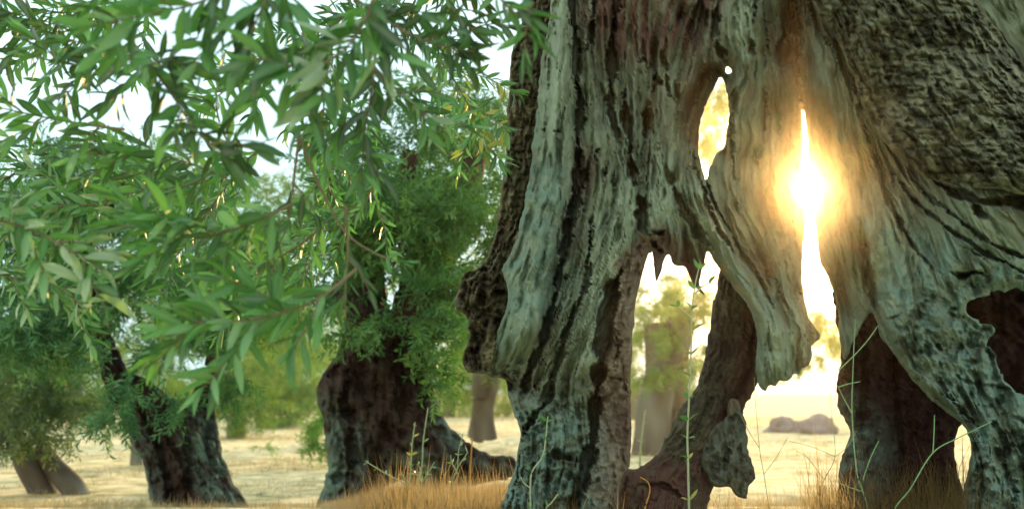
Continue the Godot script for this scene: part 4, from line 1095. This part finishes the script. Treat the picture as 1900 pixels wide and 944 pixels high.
# ---------------------------------------------------------------- grass, weeds, shoots and stones
func stalk(called: String, label: String, category: String, lines: Array, ra: float, rb: float, m: Material, leaf_len := 0.0, gap := 0.03, tones := [2, 3], seed_ := 1, group := "") -> void:
	var r := RandomNumberGenerator.new()
	r.seed = seed_ * 17 + 3
	var o := at(lines[0][0], lines[0][1], lines[0][2])
	var root := thing(called, label, category, o, group)
	var n := 0
	for L: Array in lines:
		var ctl := []
		for i in L.size() / 3: ctl.append(at(L[3 * i], L[3 * i + 1], L[3 * i + 2]) - o)
		if n == 0:
			var foot: Vector3 = ctl[0] + o
			var g := ground_y(foot.x, foot.z)
			if foot.y > g: ctl.push_front(Vector3(ctl[0].x, g - o.y - 0.02, ctl[0].z))
		var line := spline(ctl, 8)
		var st := SurfaceTool.new()
		st.begin(Mesh.PRIMITIVE_TRIANGLES)
		st.set_smooth_group(0)
		tube(st, line, ra if n == 0 else ra * 0.7, rb)
		st.generate_normals()
		part("stem" if n == 0 else "side_stem", st.commit(), m, root)
		n += 1
		if leaf_len <= 0.0: continue
		var turn := r.randf() * TAU
		var run := 0.0
		for i in line.size() - 1:
			run += line[i].distance_to(line[i + 1])
			if run < gap: continue
			run = 0.0
			turn += PI / 2
			var axis := (line[i + 1] - line[i]).normalized()
			for side in [0.0, PI]:
				if r.randf() < 0.15: continue
				var b := leaf_basis(axis, turn + side)
				var dir := (axis * 0.6 + b.y * 0.8).normalized()
				var q := MeshInstance3D.new()
				q.name = "leaf"
				q.mesh = leaves[int(tones[r.randi() % tones.size()]) * 4 + r.randi() % 4]
				q.material_override = M.leaf
				q.transform = Transform3D(leaf_basis(dir, r.randf_range(-0.8, 0.8)) * leaf_len * r.randf_range(0.6, 1.2) * Basis.from_scale(Vector3(1, 1, 1.7)), line[i])
				root.add_child(q, true)

func weeds() -> void:
	M.green_stem = mat("green_stem", Color(0.42, 0.58, 0.40), 0.7, false)
	M.grey_stem = mat("grey_green_stem", Color(0.55, 0.62, 0.48), 0.8, false)
	M.straw = mat("straw", Color(0.66, 0.52, 0.27), 0.9, false)
	M.straw.backlight_enabled = true
	M.straw.backlight = Color(0.7, 0.6, 0.35)
	M.blade = mat("dry_grass_blade", Color.WHITE, 0.85)
	M.blade.backlight_enabled = true
	M.blade.backlight = Color(0.8, 0.72, 0.48)
	stalk("thistle_stalk", "tallest green weed stalk, upright before the charred rear leg of the hollow trunk", "weed", [[1612, 948, 3.1, 1602, 912, 3.1, 1590, 872, 3.1, 1582, 772, 3.12, 1583, 697, 3.12, 1588, 592, 3.12], [1602, 890, 3.1, 1616, 850, 3.1, 1632, 817, 3.1], [1582, 767, 3.12, 1566, 738, 3.12, 1555, 715, 3.1], [1556, 718, 3.1, 1576, 712, 3.1, 1597, 708, 3.1], [1556, 688, 3.12, 1590, 655, 3.12, 1612, 630, 3.12, 1630, 604, 3.12], [1602, 912, 3.1, 1580, 905, 3.1, 1558, 896, 3.1]], 0.0026, 0.0012, M.green_stem, 0.0, 0.03, [], 1, "green weed stalks")
	stalk("thistle_stalk", "forked green weed stalk leaning right to the crescent gap", "weed", [[1660, 948, 3.05, 1690, 907, 3.05, 1732, 840, 3.05, 1780, 812, 3.05, 1842, 782, 3.05], [1732, 840, 3.05, 1734, 806, 3.05, 1735, 770, 3.05]], 0.0026, 0.0012, M.green_stem, 0.0, 0.03, [], 2, "green weed stalks")
	stalk("thistle_stalk", "thin weed stalk against the bright field just right of the ragged root stub", "weed", [[1428, 948, 3.5, 1418, 880, 3.5, 1410, 832, 3.5, 1402, 742, 3.5, 1400, 700, 3.5], [1410, 832, 3.5, 1390, 800, 3.5, 1375, 770, 3.5], [1418, 880, 3.5, 1440, 850, 3.5, 1462, 812, 3.5]], 0.0016, 0.0008, M.grey_stem, 0.0, 0.03, [], 3, "green weed stalks")
	stalk("thistle_stalk", "thin crossing weed stalk in the bright field left of the charred leg", "weed", [[1505, 948, 3.4, 1530, 890, 3.4, 1550, 847, 3.4, 1545, 780, 3.4, 1541, 722, 3.4], [1550, 847, 3.4, 1510, 830, 3.4, 1465, 818, 3.4], [1530, 890, 3.4, 1500, 850, 3.4, 1478, 836, 3.4], [1550, 847, 3.4, 1572, 830, 3.4, 1590, 800, 3.4]], 0.0016, 0.0008, M.grey_stem, 0.0, 0.03, [], 4, "green weed stalks")
	stalk("olive_sucker", "tall leafy green sucker climbing straight up before the inner leg", "sucker", [[1279, 950, 3.2, 1277, 860, 3.2, 1276, 800, 3.2, 1280, 720, 3.2, 1283, 640, 3.2, 1284, 580, 3.2, 1290, 530, 3.2, 1300, 486, 3.2], [1284, 590, 3.2, 1266, 576, 3.2, 1250, 560, 3.2], [1290, 545, 3.2, 1306, 530, 3.2, 1326, 524, 3.2]], 0.0040, 0.0016, M.grey_stem, 0.042, 0.055, [2, 3, 4, 6], 5)
	stalk("olive_sucker", "curved green sucker in front of the great trunk's left foot", "sucker", [[985, 950, 3.02, 984, 909, 3.02, 987, 876, 3.02, 1006, 848, 3.02, 1012, 820, 3.02, 1015, 786, 3.02, 1017, 772, 3.02], [984, 905, 3.02, 972, 896, 3.02, 966, 884, 3.02]], 0.0030, 0.0014, M.grey_stem, 0.030, 0.045, [2, 3], 6)
	stalk("olive_sucker", "short pale sucker at the bottom edge beside the trunk's left foot", "sucker", [[1012, 950, 3.0, 1024, 932, 3.0, 1036, 916, 3.0]], 0.0030, 0.002, M.grey_stem, 0.020, 0.05, [3], 7)
	stalk("dead_twig", "dry bent twig standing before the dark root between the legs", "twig", [[1196, 950, 3.15, 1206, 912, 3.15, 1202, 894, 3.15, 1188, 885, 3.15]], 0.0026, 0.0014, M.straw, 0.0, 0.03, [], 8)
	stalk("grey_weed", "grey-green weed leaning left before the gnarled olive, with tiny leaves", "weed", [[798, 950, 4.0, 767, 909, 4.0, 711, 876, 4.0, 677, 855, 4.0], [770, 912, 4.0, 752, 890, 4.0, 744, 876, 4.0]], 0.0040, 0.0016, M.grey_stem, 0.020, 0.035, [4, 5], 9, "grey-green weeds")
	stalk("grey_weed", "grey-green upright weed with forked twigs before the gnarled olive's dark cleft", "weed", [[800, 950, 4.05, 778, 918, 4.05, 784, 887, 4.05, 775, 860, 4.05], [784, 893, 4.05, 796, 874, 4.05, 806, 857, 4.05], [784, 887, 4.05, 770, 878, 4.05, 760, 866, 4.05]], 0.0034, 0.0014, M.grey_stem, 0.024, 0.03, [4, 5], 10, "grey-green weeds")
	stalk("grey_weed", "tallest grey-green weed, close left of the great trunk's foot", "weed", [[834, 950, 3.9, 837, 898, 3.9, 848, 870, 3.9, 851, 837, 3.9, 859, 804, 3.9], [848, 868, 3.9, 862, 848, 3.9, 868, 838, 3.9], [846, 872, 3.9, 838, 858, 3.9, 836, 844, 3.9]], 0.0036, 0.0014, M.grey_stem, 0.026, 0.03, [4, 5], 11, "grey-green weeds")
	stalk("seed_stalk", "slender seeding stalk before the gnarled olive's dark hollow", "weed", [[758, 915, 5.2, 762, 870, 5.2, 764, 830, 5.2, 770, 783, 5.2]], 0.004, 0.003, M.grey_stem, 0.032, 0.04, [4, 6], 12, "seed stalks")
	stalk("seed_stalk", "taller slender seeding stalk beside the gnarled olive's spreading root", "weed", [[774, 915, 5.1, 783, 860, 5.1, 785, 820, 5.1, 794, 757, 5.1]], 0.004, 0.003, M.grey_stem, 0.032, 0.05, [4, 6], 13, "seed stalks")
	stalk("straw_stalk", "single straw stalk between the gnarled olive's root and the great trunk", "straw", [[869, 930, 5.0, 873, 870, 5.0, 876, 812, 5.0]], 0.005, 0.003, M.straw)
	stalk("seed_stalk", "pale blurred weed before the twin-trunked olive in the arch", "weed", [[1188, 850, 6.5, 1192, 800, 6.5, 1198, 760, 6.5]], 0.006, 0.005, M.grey_stem, 0.035, 0.05, [4, 5, 6], 14, "seed stalks")

	# dry grass round the trunks: blades no one could count
	var tuft_meshes := []
	for v in 3:
		var st := SurfaceTool.new()
		st.begin(Mesh.PRIMITIVE_TRIANGLES)
		var r := RandomNumberGenerator.new()
		r.seed = 60 + v
		for k in 7:
			var a := r.randf() * TAU
			var lean := Vector3(cos(a), 0, sin(a)) * r.randf_range(0.1, 1.15)
			var p := Vector3(r.randfn(0, 0.12), -0.05, r.randfn(0, 0.12))
			var hgt := r.randf_range(0.45, 1.0)
			var w := Vector3(-sin(a), 0, cos(a)) * 0.0042
			var b := p + Vector3(0, 0.55 * hgt, 0) + lean * 0.3 * hgt
			var c := p + Vector3(0, 0.98 * hgt, 0) + lean * 0.75 * hgt
			st.set_color(Color.WHITE)
			st.set_normal((Vector3.UP * 0.4 + lean.normalized()).normalized())
			for q in [p - w, b - w * 0.8, p + w, p + w, b - w * 0.8, b + w * 0.8, b - w * 0.8, c, b + w * 0.8]:
				st.add_vertex(q)
		tuft_meshes.append(st.commit())
	for v in 3:
		var T := []
		var C := []
		for k in 5200:
			var d := 2.9 + 11.0 * pow(rng.randf(), 1.8)
			var x := rng.randf_range(-0.56, 0.56) * d
			var z := -d
			var patch := 0.5 + 0.5 * n_lo.get_noise_2d(x * 55.0 + 500.0, z * 55.0)
			var u := x / d
			var near := (1.0 - smoothstep(5.0, 7.0, d)) * maxf(smoothstep(-0.14, -0.09, u), 0.12) * lerpf(1.0, 0.45, smoothstep(0.02, 0.08, u) * (1.0 - smoothstep(0.24, 0.30, u)))
			if u > 0.06 and rng.randf() < 0.5: continue
			if patch < 0.32: continue
			if u > 0.28 and d < 3.6 and rng.randf() < 0.6: continue
			var p := Vector3(x, ground_y(x, z), z)
			var hgt := (0.035 + 0.22 * near * patch) * rng.randf_range(0.4, 1.2) * (1.9 if rng.randf() < 0.07 else 1.0)
			T.append(Transform3D(Basis(Vector3.UP, rng.randf() * TAU) * Basis.from_scale(Vector3(0.6 * hgt + 0.05, hgt, 0.6 * hgt + 0.05)), p))
			C.append(Color(0.60, 0.58, 0.40).lerp(Color(0.56, 0.47, 0.26), rng.randf()).lerp(Color(0.60, 0.54, 0.34), 0.8 * (1.0 - near)).lerp(Color(0.30, 0.36, 0.18), 0.35 * rng.randf() * rng.randf()))
		for k in 1900:
			var right := k % 3 == 0
			if right and rng.randf() < 0.86: continue
			var d := rng.randf_range(2.95, 3.5) if right else rng.randf_range(3.3, 5.6)
			var u := rng.randf_range(0.27, 0.43) if right else rng.randf_range(-0.17, 0.01)
			var x := u * d
			var hgt := rng.randf_range(0.04, 0.17) * (1.7 if right else 1.0) * (1.7 if rng.randf() < 0.06 else 1.0) * (1.0 if right else smoothstep(-0.18, -0.10, u) * 0.8 + 0.2)
			T.append(Transform3D(Basis(Vector3.UP, rng.randf() * TAU) * Basis.from_scale(Vector3(0.6 * hgt + 0.05, hgt, 0.6 * hgt + 0.05)), Vector3(x, ground_y(x, -d), -d)))
			C.append(Color(0.62, 0.60, 0.42).lerp(Color(0.58, 0.48, 0.28), rng.randf()))
		for k in 2600:
			var d := 6.5 + 32.0 * pow(rng.randf(), 1.5)
			var x := rng.randf_range(-0.52, 0.5) * d
			if n_lo.get_noise_2d(x * 30.0 + 200.0, d * 30.0) < -0.05: continue
			var hgt := rng.randf_range(0.03, 0.10) * (1.0 + d / 30.0)
			T.append(Transform3D(Basis(Vector3.UP, rng.randf() * TAU) * Basis.from_scale(Vector3(0.5 + d * 0.012, hgt, 0.5 + d * 0.012)), Vector3(x, ground_y(x, -d), -d)))
			C.append(Color(0.60, 0.56, 0.40).lerp(Color(0.36, 0.34, 0.20), rng.randf()))
		var g := multi("dry_grass", tuft_meshes[v], T, C, M.blade, self)
		if v: g.name = "dry_grass_%03d" % v
		tag(g, ["golden dry grass round the trunks and over the field", "golden dry grass with bent blades over the field", "golden dry grass with upright blades over the field"][v], "grass")

	# green weeds on the field and stones at its far edge
	for w: Array in [["bright green bush growing against the gnarled olive's left side", [[592, 806, 12.0, 26, 56, 0.5, 120]], 1.0], ["low green weed on the pale field between the leaning and the gnarled olives", [[485, 842, 12.6, 26, 20, 0.3, 50]], 0.8], ["low bright hedge bush at the far end of the left field", [[500, 772, 44.0, 60, 22, 2.0, 120]], 2.6]]:
		var c: Array = w[1][0]
		var o := thing("green_bush", w[0], "bush", base_at(c[0], c[1], c[2]), "green bushes in the grove")
		crown(o, w[1], w[2], Color(0.10, 0.26, 0.06), Color(0.22, 0.36, 0.08), 70 + int(c[0]), "foliage")
	M.stone = mat("grey_stone", Color.WHITE, 0.9)
	for w: Array in [["large grey boulder at the field edge seen under the hanging arch", 1512, 722, 22.0, 0.42, 0.30, 3], ["darker grey boulder left of the larger one under the hanging arch", 1450, 730, 23.0, 0.36, 0.26, 4]]:
		var p := base_at(w[1], w[2], w[3])
		var o := thing("boulder", w[0], "rock", p, "boulders at the field edge")
		part("stone", stone(w[4], w[5], w[6]), M.stone, o)

func stone(rx: float, ry: float, seed_: int) -> ArrayMesh:
	var V := PackedVector3Array()
	var C := PackedColorArray()
	var I := PackedInt32Array()
	var nu := 40
	var nv := 24
	for j in nv + 1:
		for i in nu + 1:
			var a := TAU * i / nu
			var e := PI * (float(j) / nv - 0.5)
			var d := Vector3(cos(a) * cos(e), sin(e), sin(a) * cos(e))
			var r := 1.0 + 0.45 * n_lo.get_noise_3d(d.x * 60.0 + seed_ * 40.0, d.y * 60.0, d.z * 60.0) + 0.14 * n_hi.get_noise_3d(d.x * 160.0, d.y * 160.0 + seed_ * 9.0, d.z * 160.0)
			r += 0.35 * n_ce.get_noise_3d(d.x * 95.0 + seed_ * 31.0, d.y * 95.0, d.z * 95.0) + 0.2
			V.append(Vector3(d.x * rx, d.y * ry + ry * 0.3, d.z * rx) * r)
			C.append(Color(0.19, 0.21, 0.22).lerp(Color(0.11, 0.12, 0.12), clampf(0.5 + n_hi.get_noise_3d(d.x * 90.0, d.y * 90.0, d.z * 90.0 + seed_), 0.0, 1.0)))
	for j in nv:
		for i in nu:
			var o := j * (nu + 1) + i
			I.append_array([o, o + nu + 1, o + 1, o + 1, o + nu + 1, o + nu + 2])
	var st := SurfaceTool.new()
	st.create_from(mesh_of(V, PackedVector3Array(), C, I), 0)
	st.generate_normals()
	return st.commit()
